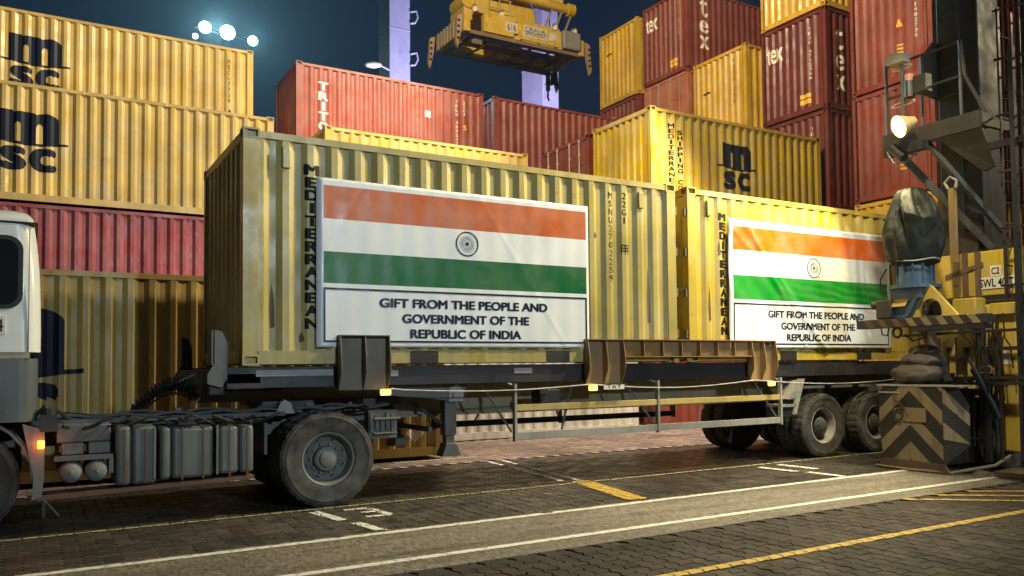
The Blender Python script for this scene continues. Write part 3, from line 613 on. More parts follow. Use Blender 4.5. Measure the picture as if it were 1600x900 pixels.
side_print(s[4], L40, HC, 'printwhite', lambda p: p.text('t', 0.62, 1.95, 0.34, 0.66, 0.02)); side_print(s[4], L40, HC, 'printwhite', lambda p: p.text('e', 0.60, 1.38, 0.38, 0.45, 0.02)); side_print(s[4], L40, HC, 'printwhite', lambda p: p.text('x', 0.60, 0.82, 0.40, 0.45, 0.02))
s = stack(XR+0.1, 14.95, L40, HC, [('red', 'red container at the foot of the hindmost right stack', E), ('gold', 'yellow container second from the ground in the hindmost right stack', E), ('red', 'red container third from the ground in the hindmost right stack', E), ('red', 'small red container end with white lettering low on the hindmost right stack', E),
    ('yellow', 'yellow container end left of the large red lettered one, top of the hindmost right stack', E)])
end_print(s[3], L40, HC, 'printwhite', lambda p: p.text('tex', 0.25, 2.0, 0.70, 0.50, 0.02)); end_print(s[4], L40, HC, 'black', lambda p: p.rect(0.45, 2.0, 0.75, 2.06), 'small_mark'); end_print(s[4], L40, HC, 'black', lambda p: p.column('MSCU', 1.85, 2.7, 1.9, 0.08, 0.0, 0.3))

# ------------------------------------------------------------------ flag banners
def fold(x, z, cx, cz, ang, wid, amp):                     # one straight crease
    d = (x-cx)*math.cos(ang)+(z-cz)*math.sin(ang); return amp*math.exp(-(d/wid)**2)
def wave_left(x, z):
    t = 0.0018*math.sin(2*math.pi*x/0.2742+0.4)
    return -(t+0.003*noise.noise((x*1.1, 3, z*0.8))+0.0025*abs(noise.noise((x*2.3+z*1.4, 7, z*1.2)))+fold(x, z, 1.25, 3.5, -0.5, 0.03, 0.004)+fold(x, z, 3.0, 3.45, 0.6, 0.025, 0.004))
def wave_right(x, z):
    t = 0.022*noise.noise(((x+z*1.0)*1.5, 11, (x-z)*0.25))+0.010*noise.noise(((x+z*0.9)*4.2, 2, (x-z)*0.6))
    t += 0.010*math.exp(-((z-2.65)/0.35)**2)*math.sin((z*0.9+0.10*x+0.05*noise.noise((x*2, 1, z*3)))*55)*0.45*min(1, max(0, (x-7.9)/1.2))
    t += fold(x, z, 7.9, 3.15, 0.75, 0.05, 0.020)+fold(x, z, 8.3, 2.6, 0.85, 0.04, 0.014)+fold(x, z, 7.6, 3.5, 0.6, 0.03, 0.016)
    return -(0.018+t)
def banner(label, outer, bands, box, chakra, lines, wave, names):
    (x0, z0, x1, z1) = outer; y = -0.012; nx, nz = int((x1-x0)/0.028), 0
    t = thing('flag_banner', label, 'banner', ((x0+x1)/2, y, z0)); ox, oz = (x0+x1)/2, z0
    fn = lambda e: (lambda u, v: (u-ox, wave(u, v)-e, v-oz))
    zs = sorted(set([z0, z1]+[b for a in bands for b in a[:2]])); full = []
    for a, b in zip(zs, zs[1:]):
        k = max(1, int((b-a)/0.028)); full += [a+(b-a)*i/k for i in range(k)]
    full.append(z1); bx0, bx1 = box[0], box[2]
    xs = [x0, bx0]+[bx0+(bx1-bx0)*i/nx for i in range(1, nx)]+[bx1, x1]
    vs = [fn(0)(x, z) for z in full for x in xs]; fs = []; mi = []; n = len(xs)
    for j in range(len(full)-1):
        zm = (full[j]+full[j+1])/2; m = next((k+1 for k, a in enumerate(bands) if a[0] < zm < a[1]), 0)
        for i in range(n-1): fs.append((j*n+i, j*n+i+1, (j+1)*n+i+1, (j+1)*n+i)); mi.append(m if 0 < i < n-2 else 0)
    b = MB(); b.v = vs; b.f = fs; b.mi = mi; o = b.build('sheet', ['vinyl', names[0], names[1]], t, smooth=True)
    sl = o.modifiers.new('thickness', 'SOLIDIFY'); sl.thickness = 0.0015; sl.offset = -1 if o.data.polygons[0].normal.y < 0 else 1
    uc = [x0+i*0.05 for i in range(int((x1-x0)/0.05)+1)]; vc = [z0+i*0.05 for i in range(int((z1-z0)/0.05)+1)]
    p = Print(); a, c, d, e = box; k = 0.022
    for q in ((a, c, d, c+k), (a, e-k, d, e), (a, c+k, a+k, e-k), (d-k, c+k, d, e-k)): p.rect(*q)
    p.build('text_border', 'vnavy', fn(0.004), t, uc, vc)
    p = Print()
    for txt, u0, u1, v0, h in lines: p.text(txt, u0+0.03, v0, u1-u0-0.06, h*0.96, 0.044)
    p.build('lettering', 'vnavy', fn(0.004), t, uc, vc)
    p = Print(); cx, cz, r = chakra
    for i in range(48):
        a0, a1 = 2*math.pi*i/48, 2*math.pi*(i+1)/48; c0, s0, c1, s1 = math.cos(a0), math.sin(a0), math.cos(a1), math.sin(a1)
        p.poly([(cx+r*c0*.90, cz+r*s0*.90), (cx+r*c0, cz+r*s0), (cx+r*c1, cz+r*s1), (cx+r*c1*.90, cz+r*s1*.90)])
        if i % 2 == 0: p.poly([(cx+r*.16*c0, cz+r*.16*s0), (cx+r*.5*math.cos(a0-.05), cz+r*.5*math.sin(a0-.05)), (cx+r*.84*c0, cz+r*.84*s0), (cx+r*.5*math.cos(a0+.05), cz+r*.5*math.sin(a0+.05))])
    p.poly([(cx+r*.15*math.cos(a), cz+r*.15*math.sin(a)) for a in [2*math.pi*i/16 for i in range(16)]])
    p.build('spoked_wheel', 'vnavy', fn(0.004), t)
    return t
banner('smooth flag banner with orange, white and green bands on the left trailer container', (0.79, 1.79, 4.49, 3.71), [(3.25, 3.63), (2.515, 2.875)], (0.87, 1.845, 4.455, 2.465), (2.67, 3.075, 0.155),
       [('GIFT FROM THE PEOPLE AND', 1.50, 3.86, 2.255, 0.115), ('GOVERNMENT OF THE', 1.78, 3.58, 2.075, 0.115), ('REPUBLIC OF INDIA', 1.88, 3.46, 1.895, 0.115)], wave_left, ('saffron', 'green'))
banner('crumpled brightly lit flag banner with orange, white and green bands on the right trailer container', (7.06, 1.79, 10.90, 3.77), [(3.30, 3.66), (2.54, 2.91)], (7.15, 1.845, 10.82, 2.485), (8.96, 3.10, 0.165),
       [('GIFT FROM THE PEOPLE AND', 7.86, 10.22, 2.27, 0.12), ('GOVERNMENT OF THE', 8.15, 9.96, 2.085, 0.12), ('REPUBLIC OF INDIA', 8.27, 9.87, 1.905, 0.12)], wave_right, ('saffronlit', 'greenlit'))

# ------------------------------------------------------------------ wheels
def tyre_profile(r, w, y):                                 # from the outer bead over the tread to the inner bead; axis offset grows inward
    rr = r*0.565
    p = [(rr, y+0.035), (rr+0.012, y+0.012), (r*0.74, y-0.004), (r*0.86, y+0.002), (r*0.875, y-0.003), (r*0.89, y+0.006), (r*0.955, y+0.012), (r-0.012, y+0.032)]
    k = 5; tw = w-0.06
    for i in range(k):
        a = y+0.03+tw*i/k; b = y+0.03+tw*(i+1)/k-0.014; p += [(r, a), (r, b)]
        if i < k-1: p += [(r-0.016, b+0.001), (r-0.016, b+0.013)]
    return p+[(r-0.012, y+w-0.03), (r*0.9, y+w-0.008), (r*0.74, y+w), (rr, y+w-0.03)]
def wheel(parent, x, y, r, w, kind, rimmat, side=1):
    """y = outer face; side = 1 outer face towards -y"""
    ax = (0, side, 0); c = (x, y, r)
    wo = MB().lathe(tyre_profile(r, w, 0), c, ax, 120, tread=True).build('wheel', 'tyre', parent, smooth=True)
    rr = r*0.575
    if kind == 'dish':                                    # drive or trailer wheel: deep dished rim, hub with nuts
        prof = [(rr+0.004, 0.034), (rr-0.012, 0.020), (rr-0.030, 0.030), (rr-0.040, 0.075), (rr-0.050, 0.16), (rr*0.62, 0.175), (rr*0.56, 0.165), (0.135, 0.165)]
        MB().lathe(prof[:5], c, ax, 48).build('rim', rimmat, wo, smooth=True); MB().lathe(prof[4:], c, ax, 48).build('wheel_disc', 'chassis', wo, smooth=True)
        h = MB().lathe([(0.135, 0.166), (0.135, 0.09), (0.115, 0.07), (0.095, 0.066), (0.09, 0.03), (0.07, 0.02), (0.0, 0.02)], c, ax, 24)
        for i in range(10):
            t = 2*math.pi*i/10; q = (x+0.165*math.cos(t), y+side*0.165, r+0.165*math.sin(t)); h.cyl(q, (q[0], y+side*0.13, q[2]), 0.014, 6)
        for i in range(8):
            t = 2*math.pi*i/8; q = (x+0.115*math.cos(t), y+side*0.075, r+0.115*math.sin(t)); h.cyl(q, (q[0], y+side*0.062, q[2]), 0.010, 6)
        h.build('hub', rimmat if rimmat != 'rimwhite' else 'chassis', wo, smooth=True)
        v = MB()
        for i in range(8):
            t = 2*math.pi*(i+.5)/8; q = (x+rr*0.77*math.cos(t), y+side*0.166, r+rr*0.77*math.sin(t)); v.cyl(q, (q[0], y+side*0.1675, q[2]), 0.032, 10)
        v.build('hand_hole', 'rubbertrim', wo)
    else:                                                 # steering wheel: convex disc
        MB().lathe([(rr+0.004, 0.034), (rr-0.012, 0.018), (rr-0.030, 0.028), (rr-0.045, 0.06), (rr*0.75, 0.035), (rr*0.5, -0.01), (0.12, -0.02), (0.11, -0.06), (0.0, -0.065)], c, ax, 48).build('rim', rimmat, wo, smooth=True)
    return wo

# ------------------------------------------------------------------ trailer
T = thing('container_trailer', 'dark skeletal semi-trailer with brown guide brackets carrying the two flagged yellow containers', 'trailer', (0, 0, 0))
for yy in (0.72, 1.58):                                    # main I-beams
    b = MB(); b.box((0.6, yy, 1.30), (12.3, yy+0.14, 1.33)); b.box((2.0, yy, 0.92), (12.3, yy+0.14, 0.95)); b.box((2.0, yy+0.06, 0.95), (12.3, yy+0.08, 1.30)); b.box((-0.3, yy, 1.18), (2.0, yy+0.14, 1.30))
    b.build('main_beam', 'khaki', T)
for yy in (0.05, 2.25):                                    # side rails
    b = MB(); b.box((-0.15, yy, 1.34), (12.35, yy+0.10, 1.575)); b.build('side_rail', 'darkbeam', T, bevel=0.008)
for xx in (-0.15, 1.2, 2.6, 4.6, 5.9, 6.3, 7.7, 9.8, 12.15): MB().box((xx, 0.15, 1.36), (xx+0.14, 2.25, 1.565)).build('cross_member', 'darkbeam', T)
for xx in (0.06, 5.85, 6.34, 12.14):
    for yy in (0.02, 2.30): MB().box((xx, yy, 1.575), (xx+0.16, yy+0.12, 1.588)).build('twist_lock', 'casting', T)
for x0, x1, z0 in ((0.15, 1.0, 1.47), (1.66, 1.78, 1.45), (3.35, 3.62, 1.46)): MB().box((x0, 0.042, z0), (x1, 0.049, z0+0.07)).build('reflector_strip', 'reflect', T)
p = Print().text('TRANSPORT', 5.55, 1.40, 0.95, 0.13, 0.0); b = MB(); b.v = [(u, 0.045, v) for u, v in p.v]; b.f = p.f; b.mi = [0]*len(p.f); b.build('lettering', 'cranedark', T)
def rib(b, x, z0, z1, d0=0.02, d1=0.15, th=0.012):         # stiffener plate, deepest in the middle
    zm = z0+(z1-z0)*0.62
    b.prism([(x, 0.0, z0), (x, -d0-0.03, z0), (x, -d1, z0+(z1-z0)*0.35), (x, -d1, zm), (x, -d1*0.72, z1), (x, 0.0, z1)], (th, 0, 0))
def guide_box(x0, x1, z0, z1, mat, bays=2, lamp=None):
    g = MB(); g.box((x0, -0.025, z0), (x1, -0.008, z1)).box((x0, -0.12, z1), (x1, 0.0, z1+0.012)); o = g.build('guide_plate', mat, T)
    for i in range(bays+1):
        r_ = MB(); rib(r_, x0+(x1-x0-0.012)*i/bays, z0, z1); r_.build('rib', mat, o)
    return o
guide_box(1.03, 1.62, 1.30, 1.915, 'bracketcool')
guide_box(4.40, 5.00, 1.30, 1.895, 'bracket'); guide_box(7.43, 7.95, 1.28, 1.895, 'bracket')
g = MB(); g.box((5.004, -0.03, 1.672), (7.426, -0.010, 1.895)).box((5.004, -0.125, 1.660), (7.426, -0.006, 1.671)).box((5.004, -0.12, 1.896), (7.426, -0.005, 1.908)); gp = g.build('guide_plate', 'bracket', T)
for i in range(1, 7): r_ = MB(); r_.prism([(5.004+2.42*i/7, -0.03, 1.673), (5.004+2.42*i/7, -0.115, 1.673), (5.004+2.42*i/7, -0.105, 1.895), (5.004+2.42*i/7, -0.03, 1.895)], (0.012, 0, 0)); r_.build('rib', 'bracket', gp)
for xx in (5.95, 6.2): MB().box((xx, -0.04, 1.585), (xx+0.1, 0.0, 1.655)).build('clip', 'railyellow', T, bevel=0.01)
for yy, s_ in ((0.0, 1), (2.44, -1)):                      # front corner guides on the gooseneck
    b = MB(); pts = [(-0.34, yy, 1.40), (-0.20, yy, 1.36), (-0.14, yy, 1.46), (-0.14, yy, 1.84), (-0.20, yy, 1.96), (-0.27, yy, 1.97), (-0.27, yy, 1.62), (-0.34, yy, 1.50)]
    b.prism([(x, y+0.05*s_, z) for x, y, z in pts], (0, 0.02*s_, 0)); b.box((-0.30, yy+0.05*s_, 1.60), (-0.285, yy+0.30*s_, 1.97)); b.box((-0.14, yy+0.05*s_, 1.40), (0.2, yy+0.2*s_, 1.50)); b.build('corner_guide', 'chassis', T)
b = MB().box((-0.32, 0.1, 1.28), (-0.16, 2.34, 1.55)); b.build('headboard_beam', 'darkbeam', T, bevel=0.01)
for pa in ([(-0.42, 0.35, 1.5), (-0.52, 0.30, 1.46), (-0.58, 0.3, 1.43)], [(-0.33, 0.4, 1.35), (-0.36, 0.38, 1.25), (-0.42, 0.36, 1.18)]): MB().tube([Vector(q) for q in pa]+[], 0.012, 6).build('hook', 'chassis', T)
MB().box((0.35, 0.62, 1.10), (2.05, 1.82, 1.175)).build('coupler_plate', 'darkbeam', T)
b = MB(); b.prism([(1.75, 0.20, 1.33), (2.75, 0.20, 1.33), (2.70, 0.20, 1.10), (2.45, 0.20, 1.14), (1.75, 0.20, 1.22)], (0, 0.02, 0)); b.build('leg_mount', 'chassis', T)
for yy in (0.24, 2.02):                                    # landing legs, wound up
    b = MB(); b.box((2.47, yy, 0.70), (2.63, yy+0.15, 1.32)); b.box((2.49, yy+0.02, 0.52), (2.61, yy+0.13, 0.70)); b.prism([(2.42, yy-0.02, 0.44), (2.68, yy-0.02, 0.44), (2.62, yy-0.02, 0.60), (2.48, yy-0.02, 0.60)], (0, 0.19, 0)); lg = b.build('landing_leg', 'chassis', T, bevel=0.008)
    b = MB(); b.prism([(2.50, yy-0.05, 1.12), (2.70, yy-0.05, 1.12), (2.70, yy-0.05, 1.26), (2.60, yy-0.05, 1.35), (2.50, yy-0.05, 1.28)], (0, 0.05, 0)); b.cyl((2.58, yy-0.08, 1.2), (2.58, yy, 1.2), 0.03, 10); b.build('gearbox', 'railgrey', lg)
MB().beam((2.3, 0.3, 0.78), (2.3, 2.1, 0.78), 0.05, 0.06).beam((2.45, 0.32, 0.85), (2.25, 0.75, 1.1), 0.03, 0.03).build('leg_brace', 'chassis', T)
MB().cyl((2.12, 1.35, 0.62), (2.12, 1.35, 1.3), 0.09, 16).build('hydraulic_post', 'darkbeam', T)
for yy, m1, m2 in ((-0.10, 'railyellow', 'railgrey'), (2.50, 'darkbeam', 'darkbeam')):      # side guards
    s_ = 1 if yy < 0 else -1
    MB().box((3.30, yy, 0.985), (8.03, yy+0.03, 1.065)).build('guard_rail', m1, T, bevel=0.004); MB().box((3.30, yy, 0.62), (8.03, yy+0.03, 0.715)).build('guard_rail', m2, T, bevel=0.004)
    for xx in (3.27, 5.58, 8.03):
        b = MB(); b.box((xx, yy-0.012*s_, 0.60), (xx+0.035, yy+0.05*s_, 1.33)); b.beam((xx+0.02, yy+0.05*s_, 1.30), (xx-0.05, yy+0.5*s_, 1.42), 0.05, 0.02); b.build('guard_post', 'railgrey' if yy < 0 else 'darkbeam', T)
    for x0, x1 in ((2.95, 3.25), (4.3, 4.0), (5.2, 5.55), (7.7, 7.98)): MB().beam((x0 if x0 < 3.5 or x0 > 5 else x0, yy+0.25*s_, 1.30), (x1, yy+0.04*s_, 0.72), 0.025, 0.025).build('guard_brace', 'chassis', T)
MB().box((3.75, 0.05, 1.05), (4.05, 0.3, 1.24)).box((3.72, 0.02, 1.18), (3.85, 0.1, 1.27)).cyl((4.1, 0.1, 1.15), (4.1, 0.35, 1.15), 0.07, 12).build('valve_block', 'darkbeam', T, bevel=0.01)
b = MB().tube([(1.62, -0.12, 1.31)]+[(1.62+(4.42-1.62)*i/16, -0.12, 1.30-0.05*math.sin(math.pi*i/16)) for i in range(1, 17)]+[(4.42+(7.44-4.42)*i/16, -0.13, 1.30-0.075*math.sin(math.pi*i/16)) for i in range(1, 17)]+[(7.44+(11.6-7.44)*i/12, -0.12, 1.30-0.09*math.sin(math.pi*i/12)) for i in range(1, 13)], 0.008, 5); b.build('strap_line', 'rimwhite', T)
for xx, zz in ((1.55, 1.27), (4.45, 1.25), (7.80, 1.24)):
    b = MB().box((xx-0.06, -0.17, zz-0.035), (xx+0.06, -0.12, zz+0.035)); o = b.build('marker_lamp', 'amber', T, bevel=0.012)
b = MB().box((4.62, -0.155, 1.225), (4.96, -0.145, 1.29)).build('plate', 'printwhite', T); p = Print().text('T6T', 4.66, 1.24, 0.26, 0.05, 0.0); q = MB(); q.v = [(u, -0.157, v) for u, v in p.v]; q.f = p.f; q.mi = [0]*len(p.f); q.build('plate_lettering', 'black', b)
for xx in (9.16, 10.52):
    MB().cyl((xx, 0.15, 0.525), (xx, 2.3, 0.525), 0.075, 14).build('axle', 'darkbeam', T)
    for yy, sd in ((0.0, 1), (0.33, 1), (2.44, -1), (2.11, -1)): wheel(T, xx, yy, 0.525, 0.28, 'dish', 'rimwhite', sd)
    for yy in (0.78, 1.55): MB().prism([(xx-0.55, yy, 0.88), (xx+0.55, yy, 0.88), (xx+0.2, yy, 0.60), (xx-0.2, yy, 0.60)], (0, 0.10, 0)).build('spring', 'darkbeam', T)
b = MB(); b.prism([(8.30, -0.02, 0.98), (8.42, -0.02, 0.98), (8.66, -0.02, 1.28), (8.52, -0.02, 1.28)], (0, 0.32, 0)); b.box((8.12, -0.03, 0.86), (8.45, 0.3, 0.90)); b.prism([(8.52, -0.03, 1.30), (8.68, -0.03, 1.30), (8.47, -0.03, 0.74), (8.40, -0.03, 0.74)], (0, 0.03, 0)); b.build('mudguard_bracket', 'railgrey', T)
MB().box((8.12, 0.0, 0.70), (8.42, 0.3, 0.86)).build('tool_box', 'darkbeam', T, bevel=0.01)
for xx in (8.7, 9.4, 10.1): MB().box((xx, 0.02, 1.14), (xx+0.5, 0.06, 1.18)).build('step_rail', 'chassis', T)
b = MB().box((12.2, 0.1, 0.7), (12.32, 2.34, 0.85)); b.build('bumper', 'darkbeam', T)

# ------------------------------------------------------------------ tractor
K = thing('tractor_unit', 'white and grey terminal tractor pulling the trailer, cab cut by the left picture edge', 'truck', (-1.8, 1.2, 0))
def K_(b, name, mat, parent=None, **kw):
    if parent is None: b.v = [(x+1.8, y-1.2, z) for x, y, z in b.v]
    else: b.v = [(x+1.8, y-1.2, z) for x, y, z in b.v]
    return b.build(name, mat, parent or K, **kw)
def cab_shell(z0, z1, xr0, xr1, ins=0.0):                  # rounded plan outline lofted from z0 to z1
    rows = []; n = 8; nz = 8
    for j in range(nz+1):
        z = z0+(z1-z0)*j/nz; t = (z-1.7)/1.3; xr = xr0+(xr1-xr0)*max(0, t)**3; yi = -0.05+0.06*max(0, t)**2+ins; ring = []
        y0, y1, x0 = yi, 2.40-yi, -4.1; r = 0.16
        for cx, cy, a0 in ((xr-r, y0+r, -90), (xr-r, y1-r, 0), (x0+r, y1-r, 90), (x0+r, y0+r, 180)):
            for i in range(n+1): a = R(a0+90*i/n); ring.append((cx+r*math.cos(a), cy+r*math.sin(a), z))
        rows.append(ring)
    b = MB(); m = len(rows[0])
    for r_ in rows: b.v += r_
    b.f = [(j*m+i, j*m+(i+1) % m, (j+1)*m+(i+1) % m, (j+1)*m+i) for j in range(nz) for i in range(m)]+[tuple(range(m-1, -1, -1)), tuple(range(nz*m, (nz+1)*m))]; b.mi = [0]*len(b.f)
    return b
cb = K_(cab_shell(1.735, 2.955, -1.84, -1.91), 'cab_body', 'cabwhite', smooth=True)
b = MB(); rows = []
for z, ins, xr in ((2.975, 0.03, -1.90), (3.02, 0.05, -1.92), (3.07, 0.09, -1.96), (3.095, 0.16, -2.03), (3.10, 0.3, -2.2)):
    rows.append([(xr, 0.05+ins, z), (xr-0.05, 0.0+ins, z), (-4.0, 0.0+ins, z), (-4.0, 2.4-ins, z), (xr-0.05, 2.4-ins, z), (xr, 2.35-ins, z)])
for r_ in rows: b.v += r_
b.f = [(j*6+i, j*6+(i+1) % 6, (j+1)*6+(i+1) % 6, (j+1)*6+i) for j in range(4) for i in range(6)]+[tuple(range(24, 30))]; b.mi = [0]*len(b.f); K_(b, 'roof', 'cabwhite', smooth=True)
K_(MB().box((-4.05, -0.005, 2.955), (-1.875, 2.405, 2.975)), 'rain_gutter', 'rubbertrim', bevel=0.006)
K_(cab_shell(1.08, 1.675, -1.86, -1.86, 0.005), 'lower_panel', 'cabgrey', smooth=True)
K_(MB().box((-4.0, -0.040, 1.677), (-1.93, 2.44, 1.733)), 'trim_strip', 'trim')
def rrect(x0, z0, x1, z1, r, y, n=5):
    return [(cx+r*math.cos(R(a0+90*i/n)), y, cz+r*math.sin(R(a0+90*i/n))) for cx, cz, a0 in ((x1-r, z0+r, -90), (x1-r, z1-r, 0), (x0+r, z1-r, 90), (x0+r, z0+r, 180)) for i in range(n+1)]
wd = K_(MB().prism(rrect(-3.1, 2.14, -1.99, 2.83, 0.13, -0.052), (0, 0.09, 0)), 'side_window', 'rubbertrim'); K_(MB().prism(rrect(-3.06, 2.18, -2.03, 2.79, 0.10, -0.057), (0, 0.06, 0)), 'glass', 'glass', wd)
K_(MB().box((-1.945, -0.0525, 1.74), (-1.938, -0.04, 2.90)), 'panel_seam', 'chassis')
b = K_(MB().box((-2.5, -0.056, 1.90), (-2.125, -0.045, 2.07)), 'number_plate', 'printwhite'); p = Print().text('4', -2.205, 1.925, 0.065, 0.12, 0.0); q = MB(); q.v = [(u, -0.059, v) for u, v in p.v]; q.f = p.f; q.mi = [0]*len(p.f); K_(q, 'plate_number', 'black', b)
# mudguard behind the front wheel
b = MB(); arc = [(-2.52+0.62*math.cos(R(a)), 0.53+0.62*math.sin(R(a))) for a in range(0, 185, 15)]
for (xa, za), (xb, zb_) in zip(arc, arc[1:]): b.add([(xa, -0.03, za), (xb, -0.03, zb_), (xb, 0.36, zb_), (xa, 0.36, za), (xa*1.0-(-2.52-xa)*0.03, -0.03, za+0.02), (xb-(-2.52-xb)*0.03, -0.03, zb_+0.02), (xb-(-2.52-xb)*0.03, 0.36, zb_+0.02), (xa-(-2.52-xa)*0.03, 0.36, za+0.02)], [(3, 2, 1, 0), (4, 5, 6, 7), (0, 1, 5, 4), (2, 3, 7, 6)])
K_(b, 'mudguard', 'cabfender', smooth=True)
K_(MB().prism([(-1.98, -0.04, 1.06), (-1.80, -0.04, 1.00), (-1.80, -0.04, 0.55), (-1.82, -0.04, 0.36), (-1.90, -0.04, 0.34), (-1.885, -0.04, 0.55)], (0, 0.03, 0)), 'mudguard_flap', 'cabfender')
K_(MB().box((-1.84, -0.06, 0.98), (-1.70, 0.15, 1.14)).cyl((-1.77, 0.05, 1.0), (-1.77, 0.05, 1.20), 0.07, 12).tube([(-1.9, 0.1, 1.1), (-1.8, 0.05, 1.22), (-1.68, 0.1, 1.16), (-1.6, 0.2, 1.08)], 0.02), 'cab_mount', 'darkbeam')
K_(MB().box((-1.86, -0.07, 0.82), (-1.80, -0.03, 0.90)), 'side_lamp', 'redamber', bevel=0.012)
l = bpy.data.lights.new('side_lamp_glow', 'POINT'); l.energy = 1.3; l.color = (1, 0.22, 0.04); l.shadow_soft_size = 0.03; lo = bpy.data.objects.new('side_lamp_glow', l); col.objects.link(lo); lo.location = (-1.83, -0.13, 0.86)
fw = wheel(K, 0, 0, 0.525, 0.28, 'steer', 'rimgrey'); fw.location = (-2.52+1.8, 0.02-1.2, 0)
for ch in fw.children: pass
fw2 = wheel(K, 0, 0, 0.525, 0.28, 'steer', 'rimgrey', -1); fw2.location = (-2.52+1.8, 2.40-1.2, 0)
for yy, sd in ((-0.02, 1), (0.31, 1), (2.42, -1), (2.09, -1)):
    o = wheel(K, 0, 0, 0.535, 0.29, 'dish', 'rimgrey', sd); o.location = (0.93+1.8, yy-1.2, 0)
K_(MB().cyl((0.93, 0.2, 0.53), (0.93, 2.2, 0.53), 0.10, 14).lathe([(0.0, -0.26), (0.2, -0.22), (0.26, 0), (0.2, 0.22), (0.0, 0.26)], (0.93, 1.2, 0.53), (0, 1, 0), 20), 'drive_axle', 'darkbeam', smooth=True)
for yy in (0.78, 1.55):
    b = MB().box((-3.8, yy, 0.78), (1.85, yy+0.08, 1.05)); K_(b, 'frame_rail', 'chassis', bevel=0.008)
b = MB()
for xx in (-1.6, -0.6, 0.3, 1.7): b.box((xx, 0.86, 0.84), (xx+0.1, 1.55, 1.0))
K_(b, 'frame_crossmember', 'chassis')
rng = random.Random(4); b = MB()                          # pipes, valves and brackets along the frame top
for i in range(26):
    xx = -1.65+i*0.13+rng.uniform(-.03, .03); hh = rng.uniform(0.03, 0.10); b.box((xx, 0.45+rng.uniform(0, .2), 1.05), (xx+rng.uniform(.04, .11), 0.70, 1.05+hh))
b.tube([(-1.7+0.1*i, 0.42, 1.09+0.015*math.sin(i*1.3)) for i in range(36)], 0.016).tube([(-1.7+0.1*i, 0.50, 1.11+0.02*math.sin(i*0.9+1)) for i in range(36)], 0.012); b.box((-1.7, 0.38, 1.02), (0.55, 0.44, 1.065))
K_(b, 'pipework', 'chassis')
K_(MB().box((-1.70, 0.02, 0.86), (-1.24, 0.45, 1.03)), 'battery_cover', 'chassis', bevel=0.012)
for xx in (-1.66, -1.43): K_(MB().box((xx, 0.04, 0.74), (xx+0.19, 0.4, 0.858)), 'battery', 'tank', bevel=0.01)
K_(MB().box((-1.72, -0.03, 0.69), (-1.22, 0.42, 0.735)).box((-1.255, -0.02, 0.55), (-1.215, 0.3, 0.69)), 'battery_tray', 'chassis')
for xx in (-1.58, -1.36):
    K_(MB().lathe([(0.0, -0.02), (0.045, -0.012), (0.085, 0.01), (0.103, 0.045), (0.105, 0.06), (0.105, 0.5)], (xx, -0.03, 0.575), (0, 1, 0), 28).lathe([(0.0, -0.035), (0.018, -0.03), (0.02, -0.01)], (xx, -0.03, 0.575), (0, 1, 0), 10), 'air_tank', 'airtank', smooth=True)
for xa, xb, za, zb_ in ((-1.20, -1.065, 0.41, 1.0), (-1.055, -0.835, 0.41, 1.0), (-0.80, -0.70, 0.44, 0.97), (-0.69, -0.29, 0.44, 0.97), (-0.235, -0.045, 0.455, 0.955), (-0.03, 0.115, 0.455, 0.955)):
    t_ = K_(MB().box((xa, -0.03, za), (xb, 0.55, zb_)), 'fuel_tank_section', 'tank', bevel=0.038, segs=4)
K_(MB().box((-1.19, 0.02, 0.45), (-0.84, 0.53, 0.96)).box((-0.79, 0.02, 0.47), (-0.30, 0.53, 0.94)).box((-0.24, 0.02, 0.48), (0.10, 0.53, 0.93)), 'fuel_tank_core', 'chassis')
for xx in (-0.86, -0.265): K_(MB().box((xx, -0.045, 0.46), (xx+0.022, 0.0, 0.97)), 'tank_strap', 'rimgrey')
K_(MB().prism([(-0.63, -0.036, 0.99), (-0.46, -0.036, 0.99), (-0.46, 0.1, 1.02), (-0.63, 0.1, 1.02)], (0, 0, 0.02)).cyl((-0.54, 0.05, 0.96), (-0.54, 0.05, 1.03), 0.06, 16), 'tank_cap', 'darkbeam')
for xx in (-1.13, -0.94, -0.60, -0.40, -0.14, 0.04): K_(MB().box((xx, -0.040, 0.43), (xx+0.018, -0.028, 0.965)), 'tank_band', 'rustbrown')
rg = random.Random(21)
for k in range(7):
    xa = -1.65+0.27*k; pts = [(xa+0.07*i, 0.0+0.05*math.sin(i+k), 1.03-0.05*math.sin(i*0.8+k)+rg.uniform(-.01, .01)) for i in range(7)]; K_(MB().tube(pts, rg.choice((0.010, 0.014, 0.018)), 6), 'hose', 'hose', smooth=True)
for xx in (-1.70, -1.22, -0.81, -0.27, 0.14, 0.30): K_(MB().box((xx, 0.30, 0.60), (xx+0.03, 0.78, 0.95)).cyl((xx-0.01, 0.40, 0.9), (xx+0.05, 0.40, 0.9), 0.025, 8), 'hanger_bracket', 'chassis')
for xx in (-1.05, -0.55, -0.12): K_(MB().cyl((xx, 0.12, 0.95), (xx, 0.12, 1.04), 0.05, 14).cyl((xx, 0.12, 1.04), (xx, 0.12, 1.055), 0.06, 14), 'filler_cap', 'darkbeam')
K_(MB().prism([(-1.86, -0.03, 0.33), (0.12, -0.03, 0.385), (0.12, -0.03, 0.425), (-1.86, -0.03, 0.375)], (0, 0.35, 0)), 'lower_step', 'rustbrown')
K_(MB().beam((-1.8, -0.02, 0.33), (-1.68, 0.1, 0.16), 0.03, 0.02).beam((-1.8, -0.02, 0.33), (-1.8, 0.1, 0.16), 0.03, 0.02), 'step_bracket', 'chassis')
K_(MB().lathe([(0.0, 0.0), (0.45, 0.0), (0.47, 0.03), (0.45, 0.055), (0.0, 0.06)], (1.0, 1.2, 1.075), (0, 0, 1), 32).box((0.75, 0.55, 1.02), (1.25, 1.85, 1.075)), 'fifth_wheel', 'darkbeam')
